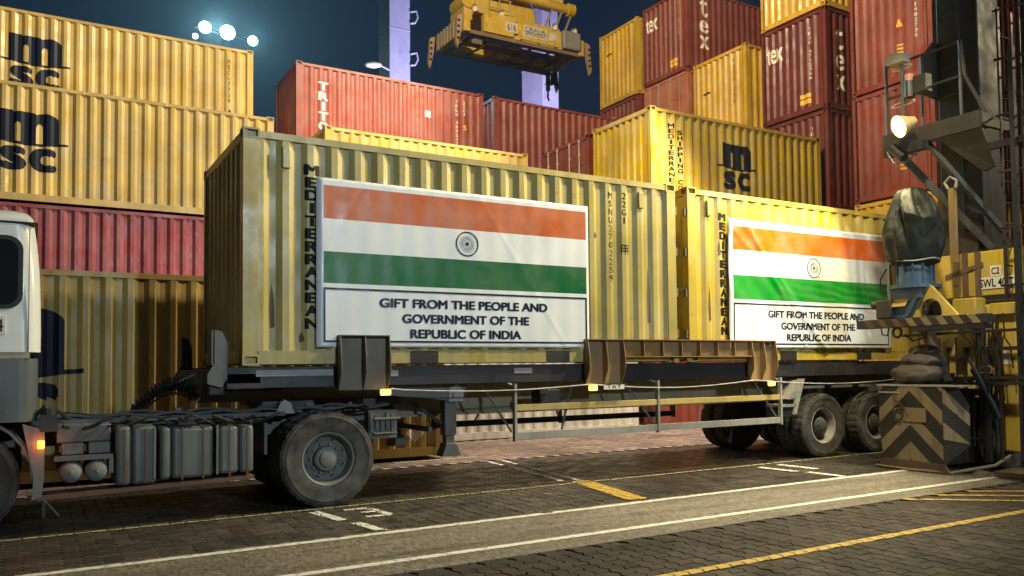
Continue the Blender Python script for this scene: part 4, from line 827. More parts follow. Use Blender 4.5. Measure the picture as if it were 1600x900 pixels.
for yy in (0.40, 1.85): K_(MB().prism([(0.45, yy, 1.04), (0.66, yy, 1.04), (0.62, yy, 1.16), (0.55, yy, 1.20), (0.50, yy, 1.17)], (0, 0.1, 0)), 'saddle_bracket', 'railgrey')
b = MB().box((1.45, 0.15, 0.72), (1.80, 0.30, 1.05))
for i in range(5): b.box((1.46+i*0.065, 0.12, 0.80+0.03*(i % 2)), (1.50+i*0.065, 0.16, 1.02-0.03*(i % 3)))
b.cyl((1.5, 0.1, 0.95), (1.82, 0.1, 0.95), 0.02, 8).cyl((1.5, 0.1, 0.78), (1.78, 0.1, 0.78), 0.015, 8); K_(b, 'rear_lamp_cluster', 'chassis')
for k in range(3):                                        # coiled air and electric lines
    pts = []; n = 150
    for i in range(n+1):
        t = i/n; c = Vector((-1.0+0.62*t, 0.62+0.10*k, 1.13+0.30*math.sin(t*math.pi*0.7)-0.05*k)); a = t*2*math.pi*17; pts.append(c+Vector((0.02*math.cos(a), 0.05*math.cos(a), 0.05*math.sin(a))))
    K_(MB().tube(pts, 0.010, 5), 'coiled_hose', 'hose', smooth=True)

# ------------------------------------------------------------------ yard crane leg at the right
Y = thing('yard_crane', 'yellow and black yard crane leg with chevron bumper, lamp platform and ladder, at right', 'crane', (9.5, -2.1, 0))
def Y_(b, name, mat, parent=None, **kw):
    b.v = [(x-9.5, y+2.1, z) for x, y, z in b.v]; return b.build(name, mat, parent or Y, **kw)
# chevron bumper: face towards -x, wrapped round to -y
face = [(-2.36, 0.12), (-1.42, 0.14), (-1.36, 0.55), (-1.36, 1.20), (-2.36, 1.20)]
bp_ = Y_(MB().prism([(8.74, y, z) for y, z in face], (0.03, 0, 0)), 'bumper_plate', 'chevblack')
wrapq = [(8.74, -2.36), (9.02, -2.74)]
b = MB().add([(8.74, -2.365, 0.12), (8.94, -2.63, 0.40), (8.94, -2.63, 0.95), (8.86, -2.52, 1.20), (8.74, -2.365, 1.20), (8.78, -2.335, 0.12), (8.97, -2.60, 0.40), (8.97, -2.60, 0.95), (8.89, -2.49, 1.20), (8.78, -2.335, 1.20)], [(0, 1, 2, 3, 4), (9, 8, 7, 6, 5), (0, 5, 6, 1), (1, 6, 7, 2), (2, 7, 8, 3), (3, 8, 9, 4), (4, 9, 5, 0)])
Y_(b, 'bumper_wing', 'chevblack')
yc = -1.86
ccw = lambda q: q if sum(q[i][0]*q[(i+1) % len(q)][1]-q[(i+1) % len(q)][0]*q[i][1] for i in range(len(q))) > 0 else q[::-1]
for c0, th in ((0.42, 0.24), (0.86, 0.20), (1.34, 0.20), (1.80, 0.2)):
    for sg in (-1, 1):
        q = [(yc, c0), (yc+sg*1.6, c0-1.6*0.95), (yc+sg*1.6, c0-1.6*0.95-th), (yc, c0-th)]; pl = clip([(y, z) for y, z in ccw(q)], ccw(face))
        if len(pl) > 2: Y_(MB().prism([(8.737, y, z) for y, z in pl], (0.006, 0, 0)), 'chevron_stripe', 'chevyellow')
for z0, z1 in ((0.36, 0.60), (0.86, 1.08)):                # stripes on the wing
    Y_(MB().prism([(8.738, -2.369, z0+0.12), (8.738, -2.369, z1+0.12), (8.938, -2.634, z1-0.18 if z1 < .8 else z1-0.25), (8.938, -2.634, max(0.42, z0-0.12) if z0 < .8 else z0-0.2)], (-0.003, -0.003, 0)), 'chevron_stripe', 'chevyellow')
Y_(MB().prism([(8.735, -1.30, 0.02), (8.735, -2.45, 0.0), (8.735, -2.36, 0.14), (8.735, -1.42, 0.16)], (0.05, 0, 0)), 'rubber_skirt', 'rustbrown')
Y_(MB().tube([(8.75, -1.27, 0.03), (8.72, -1.9, 0.02), (8.76, -2.45, 0.03), (9.3, -2.75, 0.12), (9.6, -2.80, 0.24)], 0.022, 8), 'skid_rail', 'chevyellow', smooth=True)
Y_(MB().box((8.73, -2.66, 1.201), (8.95, -1.33, 1.225)).box((8.728, -1.70, 1.10), (8.738, -1.36, 1.12)), 'bumper_lip', 'railgrey')
pl_ = Y_(MB().box((8.726, -2.12, 0.70), (8.732, -1.62, 0.90)), 'worn_plate', 'chevyellow'); Y_(MB().tube([(8.715, -1.70+0.06*math.cos(R(a)), 0.80+0.08*math.sin(R(a))) for a in range(0, 361, 30)], 0.012), 'tow_ring', 'chevblack')
Y_(MB().tube([(8.72, -1.62, 1.09), (8.70, -1.66, 1.0), (8.71, -1.74, 0.94), (8.70, -1.80, 0.92), (8.71, -1.72, 0.86)], 0.014), 'chain', 'chevblack')
Y_(MB().box((8.78, -2.30, 0.10), (11.5, -1.45, 1.05)), 'bogie_beam', 'craneframe', bevel=0.02)
for xx in (9.95, 11.0): Y_(MB().lathe(tyre_profile(0.46, 0.30, 0), (xx, -2.66, 0.46), (0, 1, 0), 40).cyl((xx, -2.62, 0.46), (xx, -2.40, 0.46), 0.26, 20), 'crane_wheel', 'tyre', smooth=True)
def lump(c, r, seed, folds, amp, sub=4, squash=0.0):
    bm = bmesh.new(); bmesh.ops.create_icosphere(bm, subdivisions=sub, radius=1.0)
    for v in bm.verts:
        d = v.co.normalized(); a = math.atan2(d.y, d.x)
        ridge = 1-abs(noise.noise((math.cos(a)*folds, math.sin(a)*folds, d.z*folds*0.45+seed)))*2.2
        ridge2 = 1-abs(noise.noise((d.x*folds*1.9+seed, d.y*folds*1.9, d.z*folds*1.5)))*2.0
        k = 1+amp*(ridge-0.6)+amp*0.22*(ridge2-0.5)+0.5*amp*noise.noise((d*1.3+Vector((seed, 0, 0))))
        z = d.z; sx = 1.0-0.10*max(0, -z)**2
        v.co = Vector((d.x*r[0]*k*sx, d.y*r[1]*k*sx, d.z*r[2]*(k if z < 0.7 else 1+0.4*(k-1))))
        if squash: v.co.z = max(v.co.z, -r[2]*squash)
    me = bpy.data.meshes.new('lump'); bm.to_mesh(me); bm.free(); b = MB(); b.v = [tuple(Vector(c)+v.co) for v in me.vertices]; b.f = [tuple(q.vertices) for q in me.polygons]; b.mi = [0]*len(b.f); return b
Y_(lump((9.05, -1.80, 1.37), (0.30, 0.40, 0.18), 3, 1.4, 0.16), 'folded_cover', 'tarpbrown', smooth=True); Y_(lump((9.1, -1.85, 1.56), (0.26, 0.33, 0.14), 9, 1.4, 0.16), 'folded_cover', 'tarpbrown', smooth=True); Y_(lump((9.12, -1.86, 1.70), (0.20, 0.22, 0.10), 15, 1.4, 0.16), 'folded_cover', 'tarpbrown', smooth=True)
def draped(c, r, seed):
    rg = random.Random(seed); nt_, nz_ = 132, 66; b = MB(); zz = [(-1.0, 0.56), (-0.92, 0.66), (-0.80, 0.90), (-0.50, 1.02), (0.0, 1.05), (0.45, 0.98), (0.74, 0.80), (0.90, 0.56), (0.97, 0.32), (1.0, 0.10)]
    folds = [(rg.uniform(0, 6.28), rg.uniform(-0.9, 0.9), rg.uniform(0.16, 0.34), rg.uniform(-0.9, 0.9)) for k in range(17)]   # angle, height, depth, slant
    flats = []
    for k in range(16):
        z = rg.uniform(-0.5, 0.8); a = rg.uniform(0, 6.28); q = math.sqrt(1-z*z); flats.append((Vector((q*math.cos(a), q*math.sin(a), z)), rg.uniform(0.84, 0.97)))
    for j in range(nz_+1):
        z = -1+2*j/nz_; R_ = prof_at(zz, z)
        for i in range(nt_):
            t = 2*math.pi*i/nt_; d = Vector((math.cos(t)*R_, math.sin(t)*R_, z)); k = 1.0; n = d.normalized(); ln = d.length
            for nn, h in flats:
                q = n.dot(nn)*ln
                if q > h: k = min(k, 1-0.9*(1-h/q))
            for a, zc, dp, sl in folds:                       # V-shaped valleys that run mostly downwards
                da = (t-a-sl*(z-zc)+math.pi) % (2*math.pi)-math.pi; wz = max(0, 1-abs(z-zc)/1.0); k -= dp*wz*max(0, 1-abs(da)/0.22)
            k += 0.09*(abs(noise.noise(n*1.3+Vector((seed, 3, 1))))-0.2)+0.035*(abs(noise.noise(n*2.6+Vector((2, seed, 7))))-0.2)
            b.v.append((c[0]+r[0]*d.x*k, c[1]+r[1]*d.y*k, c[2]+r[2]*z*(1-0.35*(1-k)*(z > 0))))
    b.f = [(j*nt_+i, j*nt_+(i+1) % nt_, (j+1)*nt_+(i+1) % nt_, (j+1)*nt_+i) for j in range(nz_) for i in range(nt_)]+[tuple(range(nz_*nt_, (nz_+1)*nt_))]; b.mi = [0]*len(b.f); return b
# lower leg
Y_(MB().box((9.62, -2.30, 0.35), (10.5, -1.45, 2.05)), 'lower_leg', 'crane', bevel=0.02)
Y_(MB().beam((9.25, -2.10, 1.25), (9.30, -1.78, 2.05), 0.16, 0.10), 'strut', 'rustbrown')
Y_(MB().box((9.40, -2.42, 1.06), (9.58, -1.40, 1.16)).box((9.585, -2.36, 1.30), (9.615, -1.40, 1.33)), 'leg_flange', 'craneframe')
b = MB()
for yy in (-2.26, -2.42, -2.56): b.box((9.40, yy, 0.35), (9.43, yy+0.025, 1.15))
for zz in (0.45, 0.75, 1.12): b.box((9.405, -2.58, zz), (9.425, -2.20, zz+0.03))
Y_(b, 'guard_grille', 'cranedark')
Y_(MB().box((9.62, -2.95, 0.30), (9.95, -2.42, 2.35)), 'cable_cabinet', 'crane', bevel=0.01); Y_(MB().box((9.612, -2.84, 1.50), (9.618, -2.64, 1.68)), 'notice', 'printwhite')
b = MB()
for i in range(7): b.tube([(9.55, -2.40-0.06*i, 2.0+0.1*(i % 3)), (9.50, -2.42-0.05*i, 1.6-0.08*(i % 4)), (9.54, -2.46-0.05*i, 1.2), (9.50, -2.5-0.03*i, 0.85+0.1*(i % 2))], 0.014, 6)
Y_(b, 'cable_bundle', 'hose')
# striped beam across the leg
Y_(MB().box((8.80, -2.98, 2.055), (8.96, -0.95, 2.185)), 'cross_beam', 'chevblack', bevel=0.006)
for i in range(9):
    y0 = -2.92+0.235*i
    if y0+0.22 < -0.97: Y_(MB().prism([(8.797, y0, 2.06), (8.797, y0+0.11, 2.06), (8.797, y0+0.20, 2.18), (8.797, y0+0.09, 2.18)], (0.002, 0, 0)), 'beam_stripe', 'chevyellow' if i < 5 else 'rustbrown')
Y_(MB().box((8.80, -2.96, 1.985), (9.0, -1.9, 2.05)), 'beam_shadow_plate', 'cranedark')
Y_(MB().tube([(8.85, -0.94, 2.15), (8.85, -0.92, 2.25), (8.85, -0.86, 2.28)], 0.02), 'beam_hook', 'cranedark')
Y_(MB().tube([(8.85, -1.35, 2.05), (8.85, -1.36, 1.96), (8.85, -1.45, 1.94), (8.85, -1.48, 2.05)], 0.012).tube([(8.87, -1.6+0.07*math.cos(R(a)), 1.98+0.07*math.sin(R(a))) for a in range(0, 361, 30)], 0.02).tube([(8.9, -1.7, 1.95), (8.95, -1.8, 1.85), (9.0, -1.95, 1.9), (9.05, -2.0, 2.05)], 0.012), 'hanging_cable', 'hose')
def YM_(b, name, mat, parent=None, **kw):
    b.v = [(x, y+0.24, z) for x, y, z in b.v]; return Y_(b, name, mat, parent, **kw)
# gusset with arch, motor under a tied-down cover
out = [(-2.72, 2.19), (-2.28, 2.95-0.28), (-2.10, 2.66), (-1.92, 2.45), (-1.92, 2.19), (-2.16, 2.19)]+[(-2.31+0.15*math.cos(R(a)), 2.30+0.15*math.sin(R(a))) for a in range(180, -1, -20)][::1]+[(-2.46, 2.19)]
b = MB(); ring = [(8.98, y, z) for y, z in [(-2.72, 2.19), (-2.30, 2.66), (-2.08, 2.70), (-1.90, 2.45), (-1.90, 2.19), (-2.14, 2.19)]+[(-2.31+0.17*math.cos(R(a)), 2.28+0.17*math.sin(R(a))) for a in range(0, 181, 20)]+[(-2.48, 2.19)]]
YM_(b.prism(ring, (0.06, 0, 0)), 'gusset', 'crane'); YM_(MB().prism([(8.84, -1.62, 2.36), (8.84, -2.0, 2.36), (9.04, -2.1, 2.71), (9.04, -1.78, 2.71)], (0.03, 0, 0.03)), 'gusset_cap', 'crane')
YM_(MB().cyl((9.1, -2.31, 2.32), (9.4, -2.31, 2.32), 0.10, 16).cyl((9.0, -2.2, 2.26), (9.35, -2.2, 2.26), 0.04, 10), 'shaft', 'cranedark')
YM_(MB().box((8.82, -1.78, 2.19), (9.1, -1.52, 2.47)).cyl((8.9, -1.5, 2.40), (8.9, -1.40, 2.42), 0.05, 10), 'junction_box', 'craneframe', bevel=0.02)
mo = MB().box((8.90, -2.22, 2.47), (9.35, -1.72, 2.62)); mo.lathe([(0.0, 2.62), (0.36, 2.62), (0.36, 2.67), (0.26, 2.68), (0.25, 3.05), (0.0, 3.05)], (9.12, -1.98, 0), (0, 0, 1), 28)
for i in range(12): a = R(30*i); mo.beam((9.12+0.26*math.cos(a), -1.98+0.26*math.sin(a), 2.68), (9.12+0.26*math.cos(a), -1.98+0.26*math.sin(a), 3.0), 0.02, 0.03)
mo.prism([(8.90, -1.74, 2.2), (8.90, -1.80, 2.47), (8.90, -2.15, 2.47), (8.90, -2.0, 2.2)], (0.3, 0, 0)); YM_(mo, 'motor', 'bluemotor')
YM_(draped((9.12, -1.99, 3.52), (0.41, 0.42, 0.60), 11), 'motor_cover', 'tarp')
YM_(MB().tube([(9.12+0.33*math.cos(R(a)), -1.99+0.34*math.sin(R(a)), 3.02+0.02*math.sin(R(a*3))) for a in range(0, 361, 15)], 0.014, 6), 'tie_rope', 'railgrey', smooth=True)
YM_(MB().tube([(9.0, -1.60, 2.95), (8.98, -1.50, 2.80), (8.98, -1.50, 2.62), (9.0, -1.62, 2.50)], 0.012), 'motor_cable', 'hose')
# sill box with plates
sb = Y_(MB().box((9.95, -2.98, 2.50), (11.6, -1.50, 3.16)), 'sill_box', 'crane', bevel=0.015)
for yy in (-2.06, -2.26): Y_(MB().box((9.935, yy, 2.42), (9.949, yy+0.09, 3.17)), 'strap', 'rustbrown', sb)
Y_(MB().prism([(9.93, -1.70, 2.86), (9.93, -2.30, 3.0), (9.93, -2.30, 2.94), (9.93, -1.70, 2.79)], (0.008, 0, 0)), 'strap', 'rustbrown', sb)
Y_(MB().box((9.80, -2.20, 2.35), (10.0, -1.95, 2.49)).box((9.9, -2.9, 2.38), (10.4, -2.3, 2.49)), 'sill_bracket', 'craneframe')
for txt, y0, y1, z0, z1 in (('C2', -2.42, -2.54, 2.80, 2.91), ('SWL 40 T', -2.24, -2.74, 2.62, 2.75)):
    pb = Y_(MB().box((9.938, y0+0.02, z0-0.02), (9.946, y1-0.02, z1+0.02)), 'capacity_plate', 'printwhite'); p = Print().text(txt, 0, z0+0.005, abs(y1-y0), z1-z0-0.01, 0.02); q = MB(); q.v = [(9.934, y0-u, v) for u, v in p.v]; q.f = p.f; q.mi = [0]*len(p.f); Y_(q, 'plate_lettering', 'black', pb)
Y_(MB().box((9.57, -2.10, 3.0), (9.66, -2.02, 4.1)), 'post', 'bracket'); Y_(MB().tube([(9.6, -2.0, 4.1), (9.6, -1.95, 4.2), (9.6, -2.05, 4.28), (9.6, -2.14, 4.2), (9.6, -2.12, 4.1)], 0.025), 'post_hook', 'railgrey')
for zz in (2.30, 2.26): pass
Y_(MB().cyl((9.7, -1.9, 2.38), (9.7, -3.2, 2.36), 0.05, 10).cyl((9.75, -1.95, 2.25), (9.75, -3.2, 2.22), 0.035, 10), 'cross_pipe', 'cranedark')
# dark upper column
cl_ = Y_(MB().box((10.05, -2.26, 3.17), (10.62, -1.60, 13.0)), 'column', 'cranedark', bevel=0.02)
Y_(MB().box((9.99, -2.2, 3.165), (10.9, -1.55, 3.45)), 'column_foot', 'craneframe')
for zz in range(6): Y_(MB().tube([(10.03, -1.70, 5.6+0.42*zz), (9.97, -1.70, 5.6+0.42*zz), (9.97, -1.95, 5.62+0.42*zz), (10.03, -1.95, 5.62+0.42*zz)], 0.010), 'climbing_rung', 'craneframe', cl_)
Y_(MB().box((10.02, -1.99, 3.5), (10.045, -1.955, 12.9)), 'conduit', 'craneframe', cl_)
Y_(MB().prism([(9.9, -1.62, 6.5), (9.9, -1.40, 6.3), (9.9, -1.40, 5.75), (9.9, -1.62, 5.6)], (0.4, 0, 0)), 'loudspeaker', 'cranedark')
# lamp platform
pf = Y_(MB().box((9.25, -2.72, 4.98), (10.04, -1.20, 5.03)), 'platform', 'craneframe')
Y_(MB().box((9.24, -2.73, 4.80), (9.30, -1.18, 5.04)).box((9.31, -2.73, 4.84), (10.04, -2.67, 4.975)).box((9.31, -1.24, 4.84), (10.04, -1.18, 4.975)), 'platform_edge', 'craneframe', pf)
Y_(MB().beam((9.3, -1.35, 4.8), (10.1, -2.35, 3.2), 0.10, 0.10).beam((9.35, -1.85, 4.8), (10.1, -2.55, 3.4), 0.13, 0.06), 'platform_brace', 'craneframe')
Y_(MB().prism([(9.30, -2.05, 4.80), (9.30, -2.72, 4.80), (9.60, -2.72, 4.30), (9.60, -2.55, 4.25)], (0.04, 0, 0)), 'platform_gusset', 'craneframe')
rl = [(9.27, -1.22), (9.27, -2.70)]
for zz in (5.60, 6.10): Y_(MB().tube([(9.27, -1.25, zz), (9.27, -2.45, zz)], 0.022, 8), 'handrail', 'craneframe', smooth=True)
for yy in (-1.25, -1.85, -2.45): Y_(MB().cyl((9.27, yy, 5.03), (9.27, yy, 6.12), 0.022, 8), 'handrail_post', 'craneframe')
Y_(MB().tube([(9.27, -2.45, 6.12), (9.29, -2.5, 5.6), (9.40, -2.62, 5.25), (9.45, -2.68, 5.05)], 0.03, 8), 'ladder_handle', 'craneframe')
# mast with camera, beacon and lamp
Y_(MB().cyl((9.0, -1.72, 4.95), (9.0, -1.72, 5.95), 0.03, 10), 'camera_pole', 'craneframe')
Y_(MB().prism([(8.92, -1.50, 5.98), (8.92, -1.78, 5.98), (8.92, -1.78, 6.10), (8.92, -1.55, 6.14), (8.92, -1.48, 6.06)], (0.18, 0, 0)), 'camera_housing', 'railgrey'); 
Y_(MB().cyl((8.98, -1.84, 5.42), (8.98, -1.84, 5.66), 0.075, 14).box((8.95, -2.12, 5.45), (9.1, -1.92, 5.70)), 'horn', 'craneframe', smooth=False); Y_(MB().cyl((8.98, -1.84, 5.66), (8.98, -1.84, 5.76), 0.06, 14), 'beacon', 'salmon')
Y_(MB().tube([(8.9+0.1, -1.72+0.20*math.cos(R(a)), 5.36+0.03*math.sin(R(a))) for a in range(0, 361, 24)], 0.010), 'wire_loop', 'railgrey'); Y_(MB().tube([(9.0, -1.72+0.16*math.cos(R(a)), 5.90+0.03*math.sin(R(a))) for a in range(0, 361, 24)], 0.010), 'wire_loop', 'railgrey')
ld = Vector((-0.75, 0.30, -0.30)).normalized(); lc = Vector((8.86, -1.74, 5.0))
Y_(MB().lathe([(0.0, -0.28), (0.07, -0.26), (0.10, -0.16), (0.165, 0.0), (0.175, 0.015), (0.16, 0.015)], lc, ld, 28), 'lamp_housing', 'railyellow', smooth=True)
Y_(MB().lathe([(0.0, 0.03), (0.08, 0.024), (0.155, 0.010)], lc, ld, 28), 'lamp_glass', 'lampglass', smooth=True)
spot('crane_lamp_light', lc+ld*0.06, lc+ld*2, 750, (1.0, 0.83, 0.42), 172, 0.12, 0.10)
Y_(MB().cyl((9.10, -1.45, 4.78), (9.12, -1.62, 4.60), 0.08, 14).tube([(9.0, -1.42, 4.70), (8.98, -1.55, 4.50), (9.0, -1.75, 4.48), (9.05, -1.85, 4.6)], 0.014).box((9.08, -1.95, 4.66), (9.235, -1.30, 4.80)), 'lamp_bracket', 'cranedark')
rg = random.Random(8)
for k in range(6): Y_(MB().cyl((9.57, -1.55-0.13*k, 0.4+0.1*(k % 3)), (9.57, -1.55-0.13*k, 1.9-0.15*(k % 2)), rg.choice((0.014, 0.02, 0.028)), 8), 'pipe', rg.choice(('craneframe', 'crane', 'rustbrown')))
for k in range(4): Y_(MB().box((9.52, -1.62-0.2*k, 0.7+0.28*k), (9.60, -1.50-0.2*k, 0.82+0.28*k)).cyl((9.50, -1.56-0.2*k, 0.76+0.28*k), (9.53, -1.56-0.2*k, 0.76+0.28*k), 0.03, 8), 'valve', 'craneframe')
for zz in (1.22, 1.30, 1.95): Y_(MB().beam((9.42, -1.3, zz), (9.42, -3.1, zz+0.02), 0.03, 0.04), 'horizontal_rail', 'craneframe')
for yy in (-2.50, -2.78, -3.05): Y_(MB().beam((9.44, yy, 0.2), (9.44, yy, 1.98), 0.03, 0.03), 'upright', 'craneframe')
Y_(MB().cyl((9.35, -2.45, 1.45), (9.45, -2.75, 0.75), 0.05, 12).cyl((9.33, -2.40, 1.60), (9.36, -2.47, 1.42), 0.025, 10), 'damper', 'cranedark')
Y_(MB().lathe([(0.10, 0), (0.115, 0.012), (0.10, 0.024), (0.085, 0.012), (0.10, 0)], (9.40, -2.62, 1.38), (1, 0, 0.2), 20).cyl((9.40, -2.72, 1.38), (9.40, -2.52, 1.38), 0.010, 6), 'hand_wheel', 'rustbrown')
Y_(MB().box((9.30, -2.55, 2.19), (9.55, -2.2, 2.44)).box((9.55, -2.95, 2.19), (9.75, -2.6, 2.36)), 'control_box', 'crane', bevel=0.015)
for k in range(5): Y_(MB().tube([(9.35, -2.3-0.15*k, 2.2), (9.30, -2.34-0.15*k, 1.95-0.08*(k % 3)), (9.38, -2.45-0.13*k, 1.75), (9.45, -2.48-0.12*k, 1.45-0.2*(k % 2))], 0.011, 6), 'looped_cable', 'hose', smooth=True)
for yy in (-1.62, -1.95, -2.25): Y_(MB().box((9.60, yy, 1.70), (9.619, yy+0.06, 1.76)).box((9.60, yy, 0.55), (9.619, yy+0.06, 0.61)), 'bolt_pad', 'rustbrown')
# ladder with cage
for xx in (9.78, 10.12): Y_(MB().beam((xx, -2.72, 0.25), (xx, -2.72, 6.6), 0.03, 0.05), 'ladder_rail', 'craneframe')
for i in range(20): Y_(MB().cyl((9.78, -2.72, 0.5+0.3*i), (10.12, -2.72, 0.5+0.3*i), 0.013, 6), 'ladder_rung', 'craneframe')
for zz in (2.6, 3.4, 4.2, 5.0, 5.8, 6.5):
    Y_(MB().tube([(9.95-0.33*math.cos(R(a)), -2.74-0.50*math.sin(R(a)), zz) for a in range(0, 181, 20)], 0.018, 6), 'cage_hoop', 'craneframe')
for a in (40, 90, 140): Y_(MB().beam((9.95-0.33*math.cos(R(a)), -2.74-0.50*math.sin(R(a)), 2.5), (9.95-0.33*math.cos(R(a)), -2.74-0.50*math.sin(R(a)), 6.6), 0.03, 0.012), 'cage_bar', 'craneframe')
Y_(MB().beam((9.65, -2.6, 2.35), (9.65, -3.3, 2.35), 0.06, 0.08).beam((9.65, -2.5, 4.60), (9.65, -3.3, 4.60), 0.06, 0.10).beam((9.4, -2.62, 0.15), (9.4, -2.62, 1.75), 0.06, 0.06).beam((9.4, -2.62, 1.72), (9.4, -3.3, 1.72), 0.05, 0.05).beam((9.55, -3.02, 0.15), (9.55, -3.02, 5.9), 0.07, 0.07), 'ladder_support', 'cranedark')
Y_(MB().prism([(9.0, -2.90, 0.01), (9.0, -3.4, 0.01), (9.6, -3.5, 0.01), (9.6, -2.85, 0.01)], (0, 0, 0.07)), 'step_plate', 'rustbrown')

# ------------------------------------------------------------------ spreader in the air
S = thing('crane_spreader', 'yellow container spreader hanging in the night sky above the stacks', 'spreader', (15.5, 21.6, 15.0))
def S_(b, name, mat, parent=None, **kw):
    b.v = [(x-15.5, y-21.6, z-15.0) for x, y, z in b.v]; return b.build(name, mat, parent or S, **kw)
for yy in (20.35, 22.75): S_(MB().box((12.9, yy, 15.0), (18.2, yy+0.3, 15.16)), 'bottom_chord', 'spreaderdark', bevel=0.01)
S_(MB().box((13.6, 20.45, 15.18), (18.0, 20.75, 16.0)).box((13.6, 22.65, 15.18), (18.0, 22.9, 15.85)), 'main_beam', 'spreader', bevel=0.03)
S_(MB().prism([(13.6, 20.44, 15.2), (14.9, 20.44, 15.2), (15.1, 20.44, 16.1), (13.9, 20.44, 16.0)], (0, -0.12, 0)), 'side_box', 'spreader', bevel=0.02)
S_(MB().box((15.3, 20.40, 15.25), (17.2, 20.44, 16.05)), 'side_plate', 'spreader')
S_(MB().box((17.3, 20.2, 15.2), (18.2, 21.1, 16.0)), 'end_box', 'railgrey', bevel=0.06)
for xx in (12.62, 18.15):
    e = S_(MB().box((xx, 20.3, 15.05), (xx+0.28, 23.05, 15.75)), 'end_beam', 'spreader', bevel=0.02)
    for i in range(9): S_(MB().box((xx-0.03, 20.4+i*0.30, 15.08), (xx-0.002, 20.5+i*0.30, 15.78)), 'end_slat', 'bars', e)
for xx, sx in ((12.55, -1), (18.5, 1)):
    for yy in (20.3, 23.0):
        f = S_(MB().prism([(xx, yy, 15.7), (xx+0.22*sx, yy, 15.6), (xx+0.30*sx, yy, 14.5), (xx+0.22*sx, yy, 14.3), (xx+0.06*sx, yy, 15.0)], (0, 0.16, 0)), 'corner_flipper', 'flipper')
        for i in range(4): S_(MB().cyl((xx+0.17*sx+0.012*i*sx, yy-0.01, 15.4-0.24*i), (xx+0.17*sx+0.012*i*sx, yy+0.17, 15.4-0.24*i), 0.06, 10), 'lightening_hole', 'cranedark', f)
for i in range(6): S_(MB().beam((13.3+0.9*i, 20.6, 15.06), (13.0+0.9*i, 22.8, 15.06), 0.07, 0.07), 'cross_tube', 'spreaderdark')
S_(MB().box((13.3, 21.45, 15.1), (17.9, 21.9, 15.3)), 'centre_beam', 'spreaderdark')
for xx in (13.1, 14.3, 16.9, 17.9): S_(MB().lathe([(0.0, -0.05), (0.12, -0.04), (0.14, 0.05)], (xx, 20.33, 16.08), (0, -1, -0.4), 12), 'work_lamp', 'printwhite')
for i in range(5): S_(MB().prism([(13.5+i*0.85, 20.30, 15.19), (13.62+i*0.85, 20.30, 15.19), (13.62+i*0.85, 20.42, 15.7), (13.5+i*0.85, 20.42, 15.7)], (0, 0.03, 0)), 'stiffener', 'spreader')
for i in range(4): S_(MB().cyl((14.0+1.0*i, 21.0, 15.02), (14.6+1.0*i, 21.0, 15.02), 0.05, 8), 'hydraulic_ram', 'bars')
S_(MB().box((13.3, 20.6, 16.05), (14.6, 22.6, 16.7)).box((12.9, 20.9, 15.8), (13.3, 22.2, 16.9)).cyl((13.1, 20.8, 16.6), (13.1, 22.0, 16.6), 0.35, 16), 'head_block', 'spreader', bevel=0.03)
S_(MB().cyl((13.5, 20.9, 17.35), (18.1, 20.9, 17.25), 0.20, 16).cyl((17.95, 20.9, 17.25), (18.25, 20.9, 17.25), 0.28, 16), 'boom_tube', 'spreader', smooth=True)
S_(MB().lathe([(0.0, 0), (0.95, 0), (1.0, 0.05), (0.95, 0.1), (0.0, 0.1)], (15.6, 21.4, 16.5), (0.1, 1, 0.15), 32), 'sheave', 'spreader', smooth=True)
S_(MB().box((14.9, 20.9, 17.3), (16.2, 22.4, 18.6)).box((12.6, 21.0, 17.0), (13.2, 22.0, 18.5)).box((16.8, 20.95, 17.5), (17.8, 22.0, 18.4)), 'trolley_frame', 'spreader', bevel=0.03)
for xx in (16.7, 17.2, 17.7): S_(MB().beam((xx, 20.9, 16.0), (xx+0.5, 20.9, 17.2), 0.08, 0.08), 'stay', 'railgrey')
b = MB()
for xx in (13.8, 14.3, 14.8): b.cyl((xx, 20.42, 15.9), (xx, 20.42, 16.75), 0.03, 6)
for zz in (16.3, 16.72): b.cyl((13.75, 20.42, zz), (14.85, 20.42, zz), 0.025, 6)
S_(b, 'safety_rail', 'railyellow')
for xx, yy in ((14.0, 21.2), (14.1, 22.3), (17.9, 21.0), (18.05, 21.0), (17.9, 22.3)): S_(MB().cyl((xx, yy, 16.6), (xx, yy, 40), 0.025, 6), 'hoist_rope', 'cranedark')
for txt, x0, x1, z0, z1, hh in (('616', 14.60, 15.0, 15.45, 15.75, 1), ('CRANE', 15.5, 16.5, 15.66, 15.82, 0), ('SPREADERS', 15.5, 16.5, 15.46, 15.58, 0)):
    y = 20.31 if hh else 20.39
    pb = S_(MB().box((x0-0.08, y-0.005, z0-0.06), (x1+0.08, y, z1+0.05)), 'name_plate', 'printwhite'); p = Print().text(txt, x0, z0, x1-x0, z1-z0, 0.0); q = MB(); q.v = [(u, y-0.012, v) for u, v in p.v]; q.f = p.f; q.mi = [0]*len(p.f); S_(q, 'plate_lettering', 'black', pb)
S_(MB().box((16.68, 20.385, 15.45), (17.05, 20.39, 15.80)), 'name_plate', 'printwhite')
S_(MB().box((18.0, 22.7, 14.2), (18.15, 22.85, 15.0)).box((18.2, 22.6, 14.5), (18.35, 22.75, 15.0)).tube([(18.07, 22.77, 14.2), (18.05, 22.77, 13.9), (18.12, 22.77, 13.75)], 0.05), 'twist_lock', 'cranedark')

